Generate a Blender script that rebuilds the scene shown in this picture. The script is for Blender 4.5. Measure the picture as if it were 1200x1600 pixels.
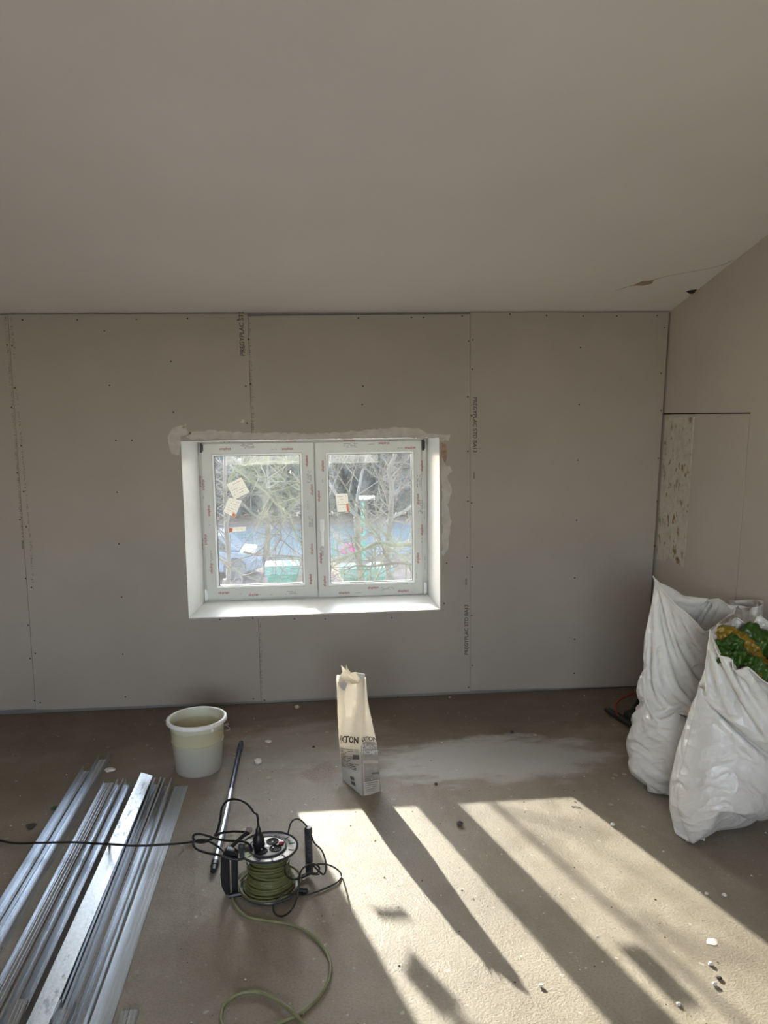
import bpy, bmesh, math, random
import numpy as np
from mathutils import Vector, Matrix, noise
random.seed(7)
PI = math.pi
for o in list(bpy.data.objects): bpy.data.objects.remove(o)
C = bpy.context.scene.collection
# ------------------------------------------------------------------ camera, sky, sun, exposure
YAW, PITCH, ROLL, FPX, ZC = .0845, .1224, -.0144, 1230.9, 1.59
_f = Vector((math.sin(YAW)*math.cos(PITCH), math.cos(YAW)*math.cos(PITCH), -math.sin(PITCH)))
_r = Vector((math.cos(YAW), -math.sin(YAW), 0)); _u = _r.cross(_f)
_r2 = _r*math.cos(ROLL)+_u*math.sin(ROLL); _u2 = -_r*math.sin(ROLL)+_u*math.cos(ROLL)
cam = bpy.data.cameras.new('camera'); camo = bpy.data.objects.new('camera', cam); C.objects.link(camo)
camo.matrix_world = Matrix(((_r2.x,_u2.x,-_f.x,0),(_r2.y,_u2.y,-_f.y,0),(_r2.z,_u2.z,-_f.z,ZC),(0,0,0,1)))
cam.sensor_fit = 'VERTICAL'; cam.sensor_height = 36; cam.lens = FPX/1600*36; cam.clip_start = .05; cam.clip_end = 500
bpy.context.scene.camera = camo
W = bpy.data.worlds.new('sky'); bpy.context.scene.world = W; W.use_nodes = True
nt = W.node_tree; bg = nt.nodes['Background']; sk = nt.nodes.new('ShaderNodeTexSky')
sk.sky_type = 'NISHITA'; sk.sun_disc = False; sk.sun_elevation = math.radians(21.5); sk.sun_rotation = math.radians(-16); sk.altitude = 100
hs = nt.nodes.new('ShaderNodeHueSaturation'); hs.inputs['Saturation'].default_value = .62; nt.links.new(sk.outputs[0], hs.inputs['Color']); nt.links.new(hs.outputs[0], bg.inputs[0]); bg.inputs[1].default_value = 1.75
SUNV = Vector((.295, -1, -.405)).normalized()
sl = bpy.data.lights.new('sun', 'SUN'); sl.energy = 16.8; sl.angle = math.radians(.55); sl.color = (1, .93, .80)
so = bpy.data.objects.new('sun', sl); C.objects.link(so); so.rotation_euler = SUNV.to_track_quat('-Z', 'Y').to_euler()
al = bpy.data.lights.new('rear_fill', 'AREA'); al.shape = 'RECTANGLE'; al.size = 2.2; al.size_y = 1.3; al.energy = 44; al.color = (1, .93, .85)  # fill lamp added behind the camera, aimed up to brighten the ceiling
ao = bpy.data.objects.new('rear_fill', al); C.objects.link(ao); ao.location = (-.2, -2.2, 1.55); ao.rotation_euler = (PI/2+.95, 0, 0)
vs = bpy.context.scene.view_settings; vs.view_transform = 'Standard'; vs.look = 'None'; vs.gamma = 1; vs.exposure = .12; vs.use_curve_mapping = False

# ------------------------------------------------------------------ helpers
def ray(x, y): return _f + _r2*((x-600)/FPX) + _u2*((800-y)/FPX)
CAM = Vector((0, 0, ZC))
D = 4.279
def onY(x, y, Y=D):                      # a point of the vertical plane Y
    d = ray(x, y); return CAM + d*(Y/d.y)
def onZ(x, y, z=0.0):                    # a point of the horizontal plane z
    d = ray(x, y); return CAM + d*((z-ZC)/d.z)
def link(o, parent=None):
    C.objects.link(o)
    if parent is not None:
        o.parent = parent
        o.matrix_parent_inverse = parent_world(parent).inverted()
    return o
def parent_world(p):
    m = p.matrix_basis.copy()
    return parent_world(p.parent) @ p.matrix_parent_inverse @ m if p.parent is not None else m
def tag(o, label=None, cat=None, group=None, kind=None):
    if label: o['label'] = label
    if cat: o['category'] = cat
    if group: o['group'] = group
    if kind: o['kind'] = kind
    return o
def empty(name, loc, label=None, cat=None, group=None, kind=None, parent=None):
    o = bpy.data.objects.new(name, None); o.location = loc; o.empty_display_size = .05
    link(o, parent); return tag(o, label, cat, group, kind)
def copy_tree(o, parent=None, delta=None, rotz=0):
    c = o.copy(); C.objects.link(c); c.parent = parent
    for ch in [x for x in C.objects if x.parent == o]: copy_tree(ch, c)
    return c
def box(bm, x0, x1, y0, y1, z0, z1, M=None):
    v = [bm.verts.new((x, y, z)) for z in (z0, z1) for y in (y0, y1) for x in (x0, x1)]
    if M is not None:
        for q in v: q.co = M @ q.co
    for f in ((0,2,3,1),(4,5,7,6),(0,1,5,4),(2,6,7,3),(0,4,6,2),(1,3,7,5)): bm.faces.new([v[i] for i in f])
    return v
def prism(bm, pts, ext):                 # closed polygon (3D points) extruded by the vector ext
    a = [bm.verts.new(p) for p in pts]; b = [bm.verts.new(Vector(p)+Vector(ext)) for p in pts]
    bm.faces.new(a); bm.faces.new(list(reversed(b)))
    n = len(pts)
    for i in range(n): bm.faces.new((a[i], b[i], b[(i+1) % n], a[(i+1) % n]))
def catmull(pts, n=8, closed=False):
    P = [Vector(p) for p in pts]; out = []
    m = len(P)
    rng = range(m) if closed else range(m-1)
    for i in rng:
        if closed: p0, p1, p2, p3 = P[(i-1) % m], P[i], P[(i+1) % m], P[(i+2) % m]
        else: p0, p1, p2, p3 = P[max(i-1, 0)], P[i], P[i+1], P[min(i+2, m-1)]
        for k in range(n):
            t = k/n
            out.append(.5*((2*p1)+(p2-p0)*t+(2*p0-5*p1+4*p2-p3)*t*t+(3*p1-p0-3*p2+p3)*t**3))
    if not closed: out.append(P[-1])
    return out
def tube(bm, pts, r, sides=8, closed=False, cap=True):
    P = [Vector(p) for p in pts]; n = len(P); rs = r if isinstance(r, (list, tuple)) else [r]*n
    t0 = (P[1]-P[0]).normalized(); up = Vector((0, 0, 1)) if abs(t0.z) < .9 else Vector((1, 0, 0))
    nrm = t0.cross(up).normalized(); rings = []
    for i in range(n):
        if closed: t = (P[(i+1) % n]-P[i-1])
        else: t = P[min(i+1, n-1)]-P[max(i-1, 0)]
        if t.length < 1e-9: t = t0
        t.normalize(); nrm = (nrm - t*nrm.dot(t))
        if nrm.length < 1e-6: nrm = t.orthogonal()
        nrm.normalize(); b = t.cross(nrm)
        rings.append([bm.verts.new(P[i]+(nrm*math.cos(a)+b*math.sin(a))*rs[i]) for a in [2*PI*k/sides for k in range(sides)]])
    m = n if closed else n-1
    for i in range(m):
        A, B = rings[i], rings[(i+1) % n]
        for k in range(sides): bm.faces.new((A[k], A[(k+1) % sides], B[(k+1) % sides], B[k]))
    if cap and not closed: bm.faces.new(list(reversed(rings[0]))); bm.faces.new(rings[-1])
def lathe(bm, prof, n=48, c=(0, 0, 0), M=None, close=False):
    rings = []
    for (r, z) in prof:
        vv = []
        for k in range(n):
            a = 2*PI*k/n; p = Vector((c[0]+r*math.cos(a), c[1]+r*math.sin(a), c[2]+z))
            vv.append(bm.verts.new(M @ p if M is not None else p))
        rings.append(vv)
    for i in range(len(rings)-1):
        for k in range(n): bm.faces.new((rings[i][k], rings[i][(k+1) % n], rings[i+1][(k+1) % n], rings[i+1][k]))
    if close:
        for k in range(n): bm.faces.new((rings[-1][k], rings[-1][(k+1) % n], rings[0][(k+1) % n], rings[0][k]))
    else:
        if prof[0][0] > 0: bm.faces.new(list(reversed(rings[0])))
        if prof[-1][0] > 0: bm.faces.new(rings[-1])
def obj(name, bm, m, parent=None, smooth=None, bevel=0, label=None, cat=None, group=None, kind=None, sub=0, fixn=True):
    if fixn: bmesh.ops.recalc_face_normals(bm, faces=bm.faces)
    me = bpy.data.meshes.new(name); bm.to_mesh(me); bm.free()
    me.materials.append(m)
    if smooth is not None:
        for p in me.polygons: p.use_smooth = True
        if smooth < 180:
            me.set_sharp_from_angle(angle=math.radians(smooth))
    o = bpy.data.objects.new(name, me); link(o, parent)
    if parent is None and kind != 'structure':          # put the origin at the base of the thing
        n = len(me.vertices); co = np.empty(n*3); me.vertices.foreach_get('co', co); co = co.reshape(-1, 3)
        base = Vector(((co[:,0].min()+co[:,0].max())/2, (co[:,1].min()+co[:,1].max())/2, co[:,2].min()))
        me.transform(Matrix.Translation(-base)); o.location = base
    if bevel:
        b = o.modifiers.new('bevel', 'BEVEL'); b.width = bevel; b.segments = 2; b.limit_method = 'ANGLE'; b.angle_limit = math.radians(40)
    if sub:
        s = o.modifiers.new('sub', 'SUBSURF'); s.levels = s.render_levels = sub
    return tag(o, label, cat, group, kind)
NB = bmesh.new
# ---- materials
def nodes(name):
    m = bpy.data.materials.new(name); m.use_nodes = True; n = m.node_tree; return m, n, n.nodes['Principled BSDF']
def noise_tex(n, scale, detail=4, rough=.55, vec=None, stretch=None):
    t = n.nodes.new('ShaderNodeTexNoise'); t.inputs['Scale'].default_value = scale; t.inputs['Detail'].default_value = detail; t.inputs['Roughness'].default_value = rough
    co = n.nodes.new('ShaderNodeTexCoord').outputs['Object'] if vec is None else vec
    if stretch:
        mp = n.nodes.new('ShaderNodeMapping'); mp.inputs['Scale'].default_value = stretch; n.links.new(co, mp.inputs[0]); co = mp.outputs[0]
    n.links.new(co, t.inputs['Vector']); return t.outputs['Fac']
def ramp(n, fac, stops):
    r = n.nodes.new('ShaderNodeValToRGB'); e = r.color_ramp.elements
    while len(e) > 1: e.remove(e[-1])
    e[0].position = stops[0][0]; c = stops[0][1]; e[0].color = (*c, 1) if not isinstance(c, (int, float)) else (c, c, c, 1)
    for p, c in stops[1:]:
        k = e.new(p); k.color = (*c, 1) if not isinstance(c, (int, float)) else (c, c, c, 1)
    n.links.new(fac, r.inputs[0]); return r.outputs[0]
def mixc(n, fac, a, b):
    x = n.nodes.new('ShaderNodeMix'); x.data_type = 'RGBA'
    for s, v in ((x.inputs[0], fac), (x.inputs[6], a), (x.inputs[7], b)):
        if isinstance(v, (int, float)): s.default_value = v
        elif isinstance(v, tuple): s.default_value = (*v, 1)
        else: n.links.new(v, s)
    return x.outputs[2]
def math_(n, op, a, b=None, c=None):
    x = n.nodes.new('ShaderNodeMath'); x.operation = op
    for i, v in enumerate((a, b, c)):
        if v is None: continue
        if isinstance(v, (int, float)): x.inputs[i].default_value = v
        else: n.links.new(v, x.inputs[i])
    return x.outputs[0]
def bump(n, p, h, strength=.3, dist=.002, prev=None):
    b = n.nodes.new('ShaderNodeBump'); b.inputs['Strength'].default_value = strength; b.inputs['Distance'].default_value = dist
    n.links.new(h, b.inputs['Height'])
    if prev is not None: n.links.new(prev, b.inputs['Normal'])
    n.links.new(b.outputs[0], p.inputs['Normal']); return b.outputs[0]
def mat(name, col, rough=.6, metal=0, var=.08, vscale=12, bmp=0, bscale=60, spec=.5, sheen=0, trans=0, coat=0):
    m, n, p = nodes(name)
    f = noise_tex(n, vscale, 4)
    lo = tuple(max(0, c*(1-var)) for c in col); hi = tuple(min(1, c*(1+var)) for c in col)
    n.links.new(ramp(n, f, [(.3, lo), (.7, hi)]), p.inputs['Base Color'])
    p.inputs['Roughness'].default_value = rough; p.inputs['Metallic'].default_value = metal
    p.inputs['Specular IOR Level'].default_value = spec
    if coat: p.inputs['Coat Weight'].default_value = coat
    if bmp: bump(n, p, noise_tex(n, bscale, 5), bmp)
    if trans:
        t = n.nodes.new('ShaderNodeBsdfTranslucent'); t.inputs[0].default_value = (*[min(1, c*1.05) for c in col], 1)
        s = n.nodes.new('ShaderNodeMixShader'); s.inputs[0].default_value = trans
        out = n.nodes['Material Output']; n.links.new(p.outputs[0], s.inputs[1]); n.links.new(t.outputs[0], s.inputs[2]); n.links.new(s.outputs[0], out.inputs[0])
    return m
M = {}
M['board'] = mat('plasterboard_paper', (.365, .325, .288), .85, var=.05, vscale=2.2, bmp=.04, bscale=300, spec=.25)
M['ceiling'] = mat('painted_ceiling', (.85, .815, .78), .75, var=.03, vscale=1.1, bmp=.03, bscale=120, spec=.3)
M['wall'] = mat('painted_side_wall', (.58, .52, .46), .8, var=.04, vscale=2, bmp=.05, bscale=150, spec=.25)
M['void'] = mat('dark_void', (.02, .018, .016), .9)
M['plain_wall'] = mat('plain_wall', (.50, .44, .38), .8)
M['filler'] = mat('joint_filler', (.50, .465, .43), .8, var=.14, vscale=18, bmp=.2, bscale=40)
M['reveal'] = mat('white_reveal', (.80, .80, .79), .45, var=.03, bmp=.03)
M['pvc'] = mat('film_covered_pvc', (.60, .60, .575), .35, var=.03)
M['bead'] = mat('window_bead', (.90, .91, .92), .3, var=.01)
M['gasket'] = mat('rubber_gasket', (.06, .06, .065), .6)
M['red_ink'] = mat('red_ink', (.33, .05, .06), .6)
M['grey_ink'] = mat('grey_ink', (.16, .16, .17), .6)
M['dark_ink'] = mat('dark_ink', (.045, .04, .038), .7)
M['faint_ink'] = mat('faint_ink', (.16, .135, .115), .8)
M['screw'] = mat('black_screw', (.012, .011, .01), .5)
M['track'] = mat('dull_track', (.24, .24, .24), .5, metal=.6)
M['paper'] = mat('sticker_paper', (.66, .65, .62), .6, trans=.3)
M['orange'] = mat('orange_print', (.85, .27, .12), .6)
M['plastic_black'] = mat('black_plastic', (.012, .012, .014), .38, bmp=.05, bscale=200)
M['plastic_grey'] = mat('dusty_black_plastic', (.045, .047, .056), .38, var=.45, vscale=25)
M['socket_face'] = mat('socket_face_plastic', (.028, .03, .036), .35, var=.35, vscale=30)
M['socket_black'] = mat('socket_black', (.004, .004, .005), .7, spec=.2)
M['cable_green'] = mat('green_cable', (.12, .122, .045), .5, var=.15, vscale=40)
M['cable_black'] = mat('black_cable', (.012, .012, .013), .35)
M['cable_pale'] = mat('pale_green_cable', (.22, .225, .115), .5, var=.15, vscale=40)  # lighter copy of the cable colour, for its loose end
M['green_sticker'] = mat('green_sticker', (.34, .42, .20), .5, var=.5, vscale=90)
M['red_cable'] = mat('red_cable', (.45, .03, .02), .5)
M['red_button'] = mat('red_button', (.32, .02, .03), .35)
M['steel'] = mat('steel_pin', (.6, .6, .6), .3, metal=1)
M['navy_tube'] = mat('navy_metal_tube', (.03, .045, .085), .28, metal=.3, var=.5, vscale=60)
M['grey_tube'] = mat('grey_metal_tube', (.42, .44, .47), .32, metal=.75, var=.3, vscale=50)
M['nozzle'] = mat('bucket_rim', (.80, .80, .77), .35)
M['glass_sticker'] = M['paper']
M['plaster_white'] = mat('plaster_crumb', (.72, .70, .66), .8)
M['chip_beige'] = mat('beige_crumb', (.42, .36, .28), .85)
M['chip_dark'] = mat('dark_crumb', (.06, .05, .045), .8)
M['leaf_green'] = mat('dry_leaf', (.05, .10, .04), .7)
M['yarn_green'] = mat('green_plastic_film', (.04, .105, .012), .35, var=.35, vscale=20, trans=.1)
M['yarn_yellow'] = mat('yellow_plastic_film', (.26, .17, .012), .35, var=.25, vscale=20, trans=.1)
M['asphalt'] = mat('asphalt', (.105, .12, .14), .8, var=.12)
M['earth'] = mat('leaf_covered_earth', (.135, .095, .08), .95, var=.3, vscale=1.5)
M['bark'] = mat('mossy_bark', (.08, .07, .05), .9, var=.4, vscale=2.5)
M['twig'] = mat('pale_bark', (.11, .10, .088), .9, var=.35, vscale=3)
M['moss'] = mat('lichen_bark', (.10, .105, .06), .9, var=.35, vscale=6)
M['evergreen'] = mat('evergreen_foliage', (.022, .036, .042), .7, var=.5, vscale=1.2, trans=.12)
M['evergreen_pale'] = mat('pale_foliage', (.10, .12, .07), .7, var=.4, vscale=1.2, trans=.3)
M['bin_green'] = mat('green_bin_plastic', (.02, .15, .10), .4, var=.15)
M['pole_green'] = mat('green_pole_paint', (.03, .22, .16), .4)
M['car_blue'] = mat('blue_paint', (.10, .20, .42), .3, coat=.5)
M['car_pink'] = mat('magenta_paint', (.55, .06, .22), .35, coat=.5)
M['car_pale'] = mat('pale_blue_paint', (.12, .15, .20), .4, coat=.5)
M['car_glass'] = mat('car_glass', (.03, .04, .05), .1)
M['white_paint'] = mat('white_paint', (.8, .8, .8), .5)
M['facade'] = mat('outer_render', (.6, .55, .48), .9)
# floor: screed with brown dirt, pale dust and grit
m, n, p = nodes('concrete_screed'); M['floor'] = m
co = n.nodes.new('ShaderNodeTexCoord').outputs['Object']
big = noise_tex(n, 1.6, 5, .6, co); mid = noise_tex(n, 9, 6, .65, co); fine = noise_tex(n, 130, 4, .7, co)
base = ramp(n, big, [(.3, (.225, .190, .145)), (.55, (.305, .265, .205)), (.75, (.375, .335, .27))])
base = mixc(n, math_(n, 'MULTIPLY', ramp(n, mid, [(.38, 0), (.7, 1)]), .30), base, (.42, .39, .33))
base = mixc(n, math_(n, 'MULTIPLY', ramp(n, fine, [(.38, 1), (.52, 0)]), .45), base, (.19, .155, .115))
sep = n.nodes.new('ShaderNodeSeparateXYZ'); n.links.new(co, sep.inputs[0])
def blob(cx, cy, rx, ry, amp, nz, soft=.25):         # irregular stain with its own outline
    dx = math_(n, 'DIVIDE', math_(n, 'SUBTRACT', sep.outputs[0], cx), rx); dy = math_(n, 'DIVIDE', math_(n, 'SUBTRACT', sep.outputs[1], cy), ry)
    d = math_(n, 'SQRT', math_(n, 'ADD', math_(n, 'MULTIPLY', dx, dx), math_(n, 'MULTIPLY', dy, dy)))
    d = math_(n, 'ADD', d, math_(n, 'MULTIPLY', math_(n, 'SUBTRACT', nz, .5), amp))
    mr = n.nodes.new('ShaderNodeMapRange'); mr.interpolation_type = 'SMOOTHSTEP'
    n.links.new(d, mr.inputs[0]); mr.inputs[1].default_value = 1-soft; mr.inputs[2].default_value = 1+soft; mr.inputs[3].default_value = 1; mr.inputs[4].default_value = 0
    return mr.outputs[0]
nz = noise_tex(n, 5, 6, .6, co, (1, 2.2, 1)); nz2 = noise_tex(n, 3, 5, .6, co, (1, 1.6, 1))
brown = blob(.1, 4.35, 2.4, .75, 1.3, nz2, .35)
base = mixc(n, math_(n, 'MULTIPLY', brown, .75), base, (.13, .09, .058))
brownl = blob(-1.3, 3.9, .9, .75, 1.0, nz2, .4)
base = mixc(n, math_(n, 'MULTIPLY', brownl, .5), base, (.13, .092, .062))
scuff = noise_tex(n, 2.7, 6, .7, co, (1.6, 1, 1)); base = mixc(n, math_(n, 'MULTIPLY', ramp(n, scuff, [(.50, 0), (.66, 1)]), .40), base, (.165, .13, .095))
pc = onZ(770, 1185); dust = blob(pc.x, pc.y, .50, .23, 1.5, nz, .28)
base = mixc(n, math_(n, 'MULTIPLY', dust, .72), base, (.56, .56, .55))
pc = onZ(480, 1165); dust2 = blob(pc.x, pc.y, .34, .28, 2.0, nz, .5)
base = mixc(n, math_(n, 'MULTIPLY', dust2, .38), base, (.46, .45, .42))
speck = noise_tex(n, 34, 3, .5, co); base = mixc(n, math_(n, 'MULTIPLY', ramp(n, speck, [(.68, 0), (.73, 1)]), .5), base, (.60, .58, .53))
pc = onZ(500, 1207); dirt = blob(pc.x, pc.y, .07, .10, 3.2, mid, .35)
base = mixc(n, math_(n, 'MULTIPLY', math_(n, 'MULTIPLY', dirt, ramp(n, fine, [(.40, 0), (.55, 1)])), .85), base, (.15, .115, .075))
n.links.new(base, p.inputs['Base Color'])
rr = n.nodes.new('ShaderNodeMapRange'); n.links.new(mid, rr.inputs[0]); rr.inputs[1].default_value = .3; rr.inputs[2].default_value = .7; rr.inputs[3].default_value = .42; rr.inputs[4].default_value = .65
n.links.new(rr.outputs[0], p.inputs['Roughness']); p.inputs['Specular IOR Level'].default_value = .4
b1 = bump(n, p, fine, .8, .003); b2 = bump(n, p, noise_tex(n, 30, 5, .6, co), .28, .004, b1)
# galvanised steel
def galv(name, c0, c1, rough):
    m, n, p = nodes(name)
    v = n.nodes.new('ShaderNodeTexVoronoi'); v.inputs['Scale'].default_value = 160
    tc = n.nodes.new('ShaderNodeTexCoord'); n.links.new(tc.outputs['Object'], v.inputs['Vector'])
    f = noise_tex(n, 20, 4, .6, tc.outputs['Object'], (6, .04, 6))
    a = ramp(n, v.outputs['Color'], [(.2, c0), (.8, c1)]); b = ramp(n, f, [(.3, c0), (.7, c1)])
    n.links.new(mixc(n, .5, a, b), p.inputs['Base Color']); p.inputs['Metallic'].default_value = .9
    rr = ramp(n, f, [(.3, rough-.06), (.7, rough+.08)]); n.links.new(rr, p.inputs['Roughness'])
    bump(n, p, noise_tex(n, 8, 3, .5, tc.outputs['Object'], (70, .02, 70)), .12, .001)
    return m
M['galv'] = galv('galvanised_steel', (.50, .54, .60), (.68, .71, .75), .30)
M['galv_bright'] = galv('bright_galvanised_steel', (.50, .54, .58), (.72, .75, .78), .36)
n = M['galv_bright'].node_tree; p = n.nodes['Principled BSDF']; src = p.inputs['Base Color'].links[0].from_socket
st = ramp(n, noise_tex(n, 55, 4, .6, None, (1, .35, 1)), [(.56, 0), (.64, 1)]); st2 = ramp(n, noise_tex(n, 4, 2, .5, None, (.3, .4, 1)), [(.42, 0), (.6, 1)])
n.links.new(mixc(n, math_(n, 'MULTIPLY', math_(n, 'MULTIPLY', st, st2), .8), src, (.16, .18, .20)), p.inputs['Base Color'])
# dimpled galvanised
m, n, p = nodes('knurled_galvanised_steel'); M['galv_dim'] = m
tc = n.nodes.new('ShaderNodeTexCoord')
w = n.nodes.new('ShaderNodeTexWave'); w.inputs['Scale'].default_value = 60; w.bands_direction = 'Y'; n.links.new(tc.outputs['Object'], w.inputs['Vector'])
w2 = n.nodes.new('ShaderNodeTexWave'); w2.inputs['Scale'].default_value = 60; w2.bands_direction = 'X'; n.links.new(tc.outputs['Object'], w2.inputs['Vector'])
f = noise_tex(n, 20, 4, .6, tc.outputs['Object'], (6, .04, 6))
n.links.new(ramp(n, f, [(.3, (.50, .54, .60)), (.7, (.66, .69, .73))]), p.inputs['Base Color']); p.inputs['Metallic'].default_value = .9; p.inputs['Roughness'].default_value = .36
bump(n, p, math_(n, 'MULTIPLY', w.outputs['Fac'], w2.outputs['Fac']), .35, .001)
# glass
m, n, p = nodes('window_glass'); M['glass'] = m
n.nodes.remove(p); t = n.nodes.new('ShaderNodeBsdfTransparent'); t.inputs[0].default_value = (.93, .95, .95, 1)
g = n.nodes.new('ShaderNodeBsdfGlossy'); g.inputs['Roughness'].default_value = .02
fr = n.nodes.new('ShaderNodeFresnel'); fr.inputs[0].default_value = 1.5
s = n.nodes.new('ShaderNodeMixShader'); n.links.new(fr.outputs[0], s.inputs[0]); n.links.new(t.outputs[0], s.inputs[1]); n.links.new(g.outputs[0], s.inputs[2])
d = n.nodes.new('ShaderNodeBsdfDiffuse'); d.inputs[0].default_value = (.8, .8, .8, 1)    # thin film of dust on the pane
tl = n.nodes.new('ShaderNodeBsdfTranslucent'); tl.inputs[0].default_value = (.85, .87, .9, 1); dd = n.nodes.new('ShaderNodeMixShader'); n.links.new(d.outputs[0], dd.inputs[1]); n.links.new(tl.outputs[0], dd.inputs[2])
s2 = n.nodes.new('ShaderNodeMixShader'); fz = noise_tex(n, 9, 5, .7, None, (1, 1, .35))
n.links.new(ramp(n, fz, [(.35, .008), (.75, .03)]), s2.inputs[0]); n.links.new(s.outputs[0], s2.inputs[1]); n.links.new(dd.outputs[0], s2.inputs[2])
n.links.new(s2.outputs[0], n.nodes['Material Output'].inputs[0])
# woven polypropylene sack
m, n, p = nodes('woven_sack'); M['sack'] = m
uv = n.nodes.new('ShaderNodeTexCoord').outputs['UV']
wa = n.nodes.new('ShaderNodeTexWave'); wa.inputs['Scale'].default_value = 55; wa.bands_direction = 'X'; n.links.new(uv, wa.inputs['Vector'])
wb = n.nodes.new('ShaderNodeTexWave'); wb.inputs['Scale'].default_value = 95; wb.bands_direction = 'Y'; n.links.new(uv, wb.inputs['Vector'])
wv = math_(n, 'ADD', wa.outputs['Fac'], wb.outputs['Fac'])
f = noise_tex(n, 9, 4)
n.links.new(ramp(n, f, [(.3, (.84, .82, .79)), (.7, (.90, .89, .87))]), p.inputs['Base Color'])
p.inputs['Roughness'].default_value = .27; p.inputs['Specular IOR Level'].default_value = .7; p.inputs['Sheen Weight'].default_value = .1
b1 = bump(n, p, wv, .06, .0006)
crn = n.nodes.new('ShaderNodeTexNoise'); crn.inputs['Scale'].default_value = 26; crn.inputs['Detail'].default_value = 5; crn.inputs['Distortion'].default_value = 1.2
oc = n.nodes.new('ShaderNodeTexCoord').outputs['Object']; n.links.new(oc, crn.inputs['Vector'])
b2 = bump(n, p, crn.outputs['Fac'], .45, .010, b1)
wn = n.nodes.new('ShaderNodeTexNoise'); wn.inputs['Scale'].default_value = 5; n.links.new(oc, wn.inputs['Vector'])
vm = n.nodes.new('ShaderNodeVectorMath'); vm.operation = 'MULTIPLY_ADD'; n.links.new(wn.outputs['Color'], vm.inputs[0]); vm.inputs[1].default_value = (.35, .35, .35); n.links.new(oc, vm.inputs[2])
mp = n.nodes.new('ShaderNodeMapping'); mp.inputs['Scale'].default_value = (1, 1, 1.7); mp.inputs['Rotation'].default_value = (.3, .4, 0); n.links.new(vm.outputs[0], mp.inputs[0])
vo = n.nodes.new('ShaderNodeTexVoronoi'); vo.feature = 'F1'; vo.inputs['Scale'].default_value = 11; n.links.new(mp.outputs[0], vo.inputs['Vector'])
bump(n, p, vo.outputs['Distance'], .55, .020, b2)
t = n.nodes.new('ShaderNodeBsdfTranslucent'); t.inputs[0].default_value = (.8, .78, .74, 1); s = n.nodes.new('ShaderNodeMixShader'); s.inputs[0].default_value = .18
n.links.new(p.outputs[0], s.inputs[1]); n.links.new(t.outputs[0], s.inputs[2]); n.links.new(s.outputs[0], n.nodes['Material Output'].inputs[0])
# paper bag (cream upper, grey-printed)
M['bag'] = mat('kraft_bag_paper', (.78, .73, .65), .55, var=.06, vscale=14, bmp=.25, bscale=30, trans=.44)
M['bag_white'] = mat('white_bag_paper', (.78, .77, .73), .55, var=.05, vscale=20, bmp=.25, bscale=30, trans=.18)
M['bag_grey'] = mat('grey_bag_print', (.36, .33, .29), .6, var=.15, vscale=40)
M['bag_dark'] = mat('dark_bag_print', (.14, .13, .12), .6)
# masonry with plaster remains
m, n, p = nodes('bare_plaster_patch'); M['patch'] = m
f1 = noise_tex(n, 15, 7, .65, None, (1, 1, .7)); f2 = noise_tex(n, 80, 5, .7)
c = ramp(n, f1, [(.36, (.34, .24, .15)), (.41, (.62, .56, .48)), (.57, (.72, .67, .60)), (.60, (.55, .45, .34)), (.64, (.24, .145, .07))])
c = mixc(n, math_(n, 'MULTIPLY', ramp(n, f2, [(.5, 0), (.7, 1)]), .35), c, (.36, .29, .21))
n.links.new(c, p.inputs['Base Color']); p.inputs['Roughness'].default_value = .95; bump(n, p, math_(n, 'ADD', f1, f2), .8, .006)
# bucket plastic (cloudy, filled to a line with plaster)
m, n, p = nodes('cloudy_bucket_plastic'); M['bucket'] = m
sp = n.nodes.new('ShaderNodeSeparateXYZ'); n.links.new(n.nodes.new('ShaderNodeTexCoord').outputs['Object'], sp.inputs[0])
zz = math_(n, 'ADD', sp.outputs[2], math_(n, 'MULTIPLY', math_(n, 'SUBTRACT', noise_tex(n, 14, 3), .5), .02))
c = ramp(n, math_(n, 'DIVIDE', zz, .25), [(0, (.60, .58, .53)), (.52, (.66, .64, .56)), (.55, (.70, .68, .50)), (.70, (.66, .63, .44)), (.80, (.62, .59, .42)), (.83, (.72, .71, .58)), (1, (.74, .73, .62))])
n.links.new(c, p.inputs['Base Color']); p.inputs['Roughness'].default_value = .38
t = n.nodes.new('ShaderNodeBsdfTranslucent'); n.links.new(c, t.inputs[0]); s = n.nodes.new('ShaderNodeMixShader'); s.inputs[0].default_value = .35
n.links.new(p.outputs[0], s.inputs[1]); n.links.new(t.outputs[0], s.inputs[2]); n.links.new(s.outputs[0], n.nodes['Material Output'].inputs[0])

# ---- lettering
_tc = {}
def text_mesh(s, bold=0.0, shear=0.0):
    k = (s, bold, shear)
    if k not in _tc:
        cu = bpy.data.curves.new('lettering', 'FONT'); cu.body = s; cu.align_x = 'CENTER'; cu.align_y = 'CENTER'; cu.offset = bold; cu.shear = shear; cu.resolution_u = 3
        o = bpy.data.objects.new('lettering', cu); C.objects.link(o); dg = bpy.context.evaluated_depsgraph_get(); dg.update()
        me = bpy.data.meshes.new_from_object(o.evaluated_get(dg)); bpy.data.objects.remove(o)
        _tc[k] = ([v.co.copy() for v in me.vertices], [list(p.vertices) for p in me.polygons])
    return _tc[k]
def add_text(bm, s, fn, size, bold=0.0, shear=0.0):    # fn maps a local (u,v) to a point
    vs_, fs = text_mesh(s, bold, shear); v = [bm.verts.new(fn(c.x*size, c.y*size)) for c in vs_]
    for f in fs:
        try: bm.faces.new([v[i] for i in f])
        except ValueError: pass
def wall_fn(px, py, Y, rot):          # writing that lies on the vertical plane Y, turned by rot
    c = onY(px, py, Y); cr, sr = math.cos(rot), math.sin(rot)
    return lambda u, v: Vector((c.x+u*cr-v*sr, Y, c.z+u*sr+v*cr))

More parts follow.
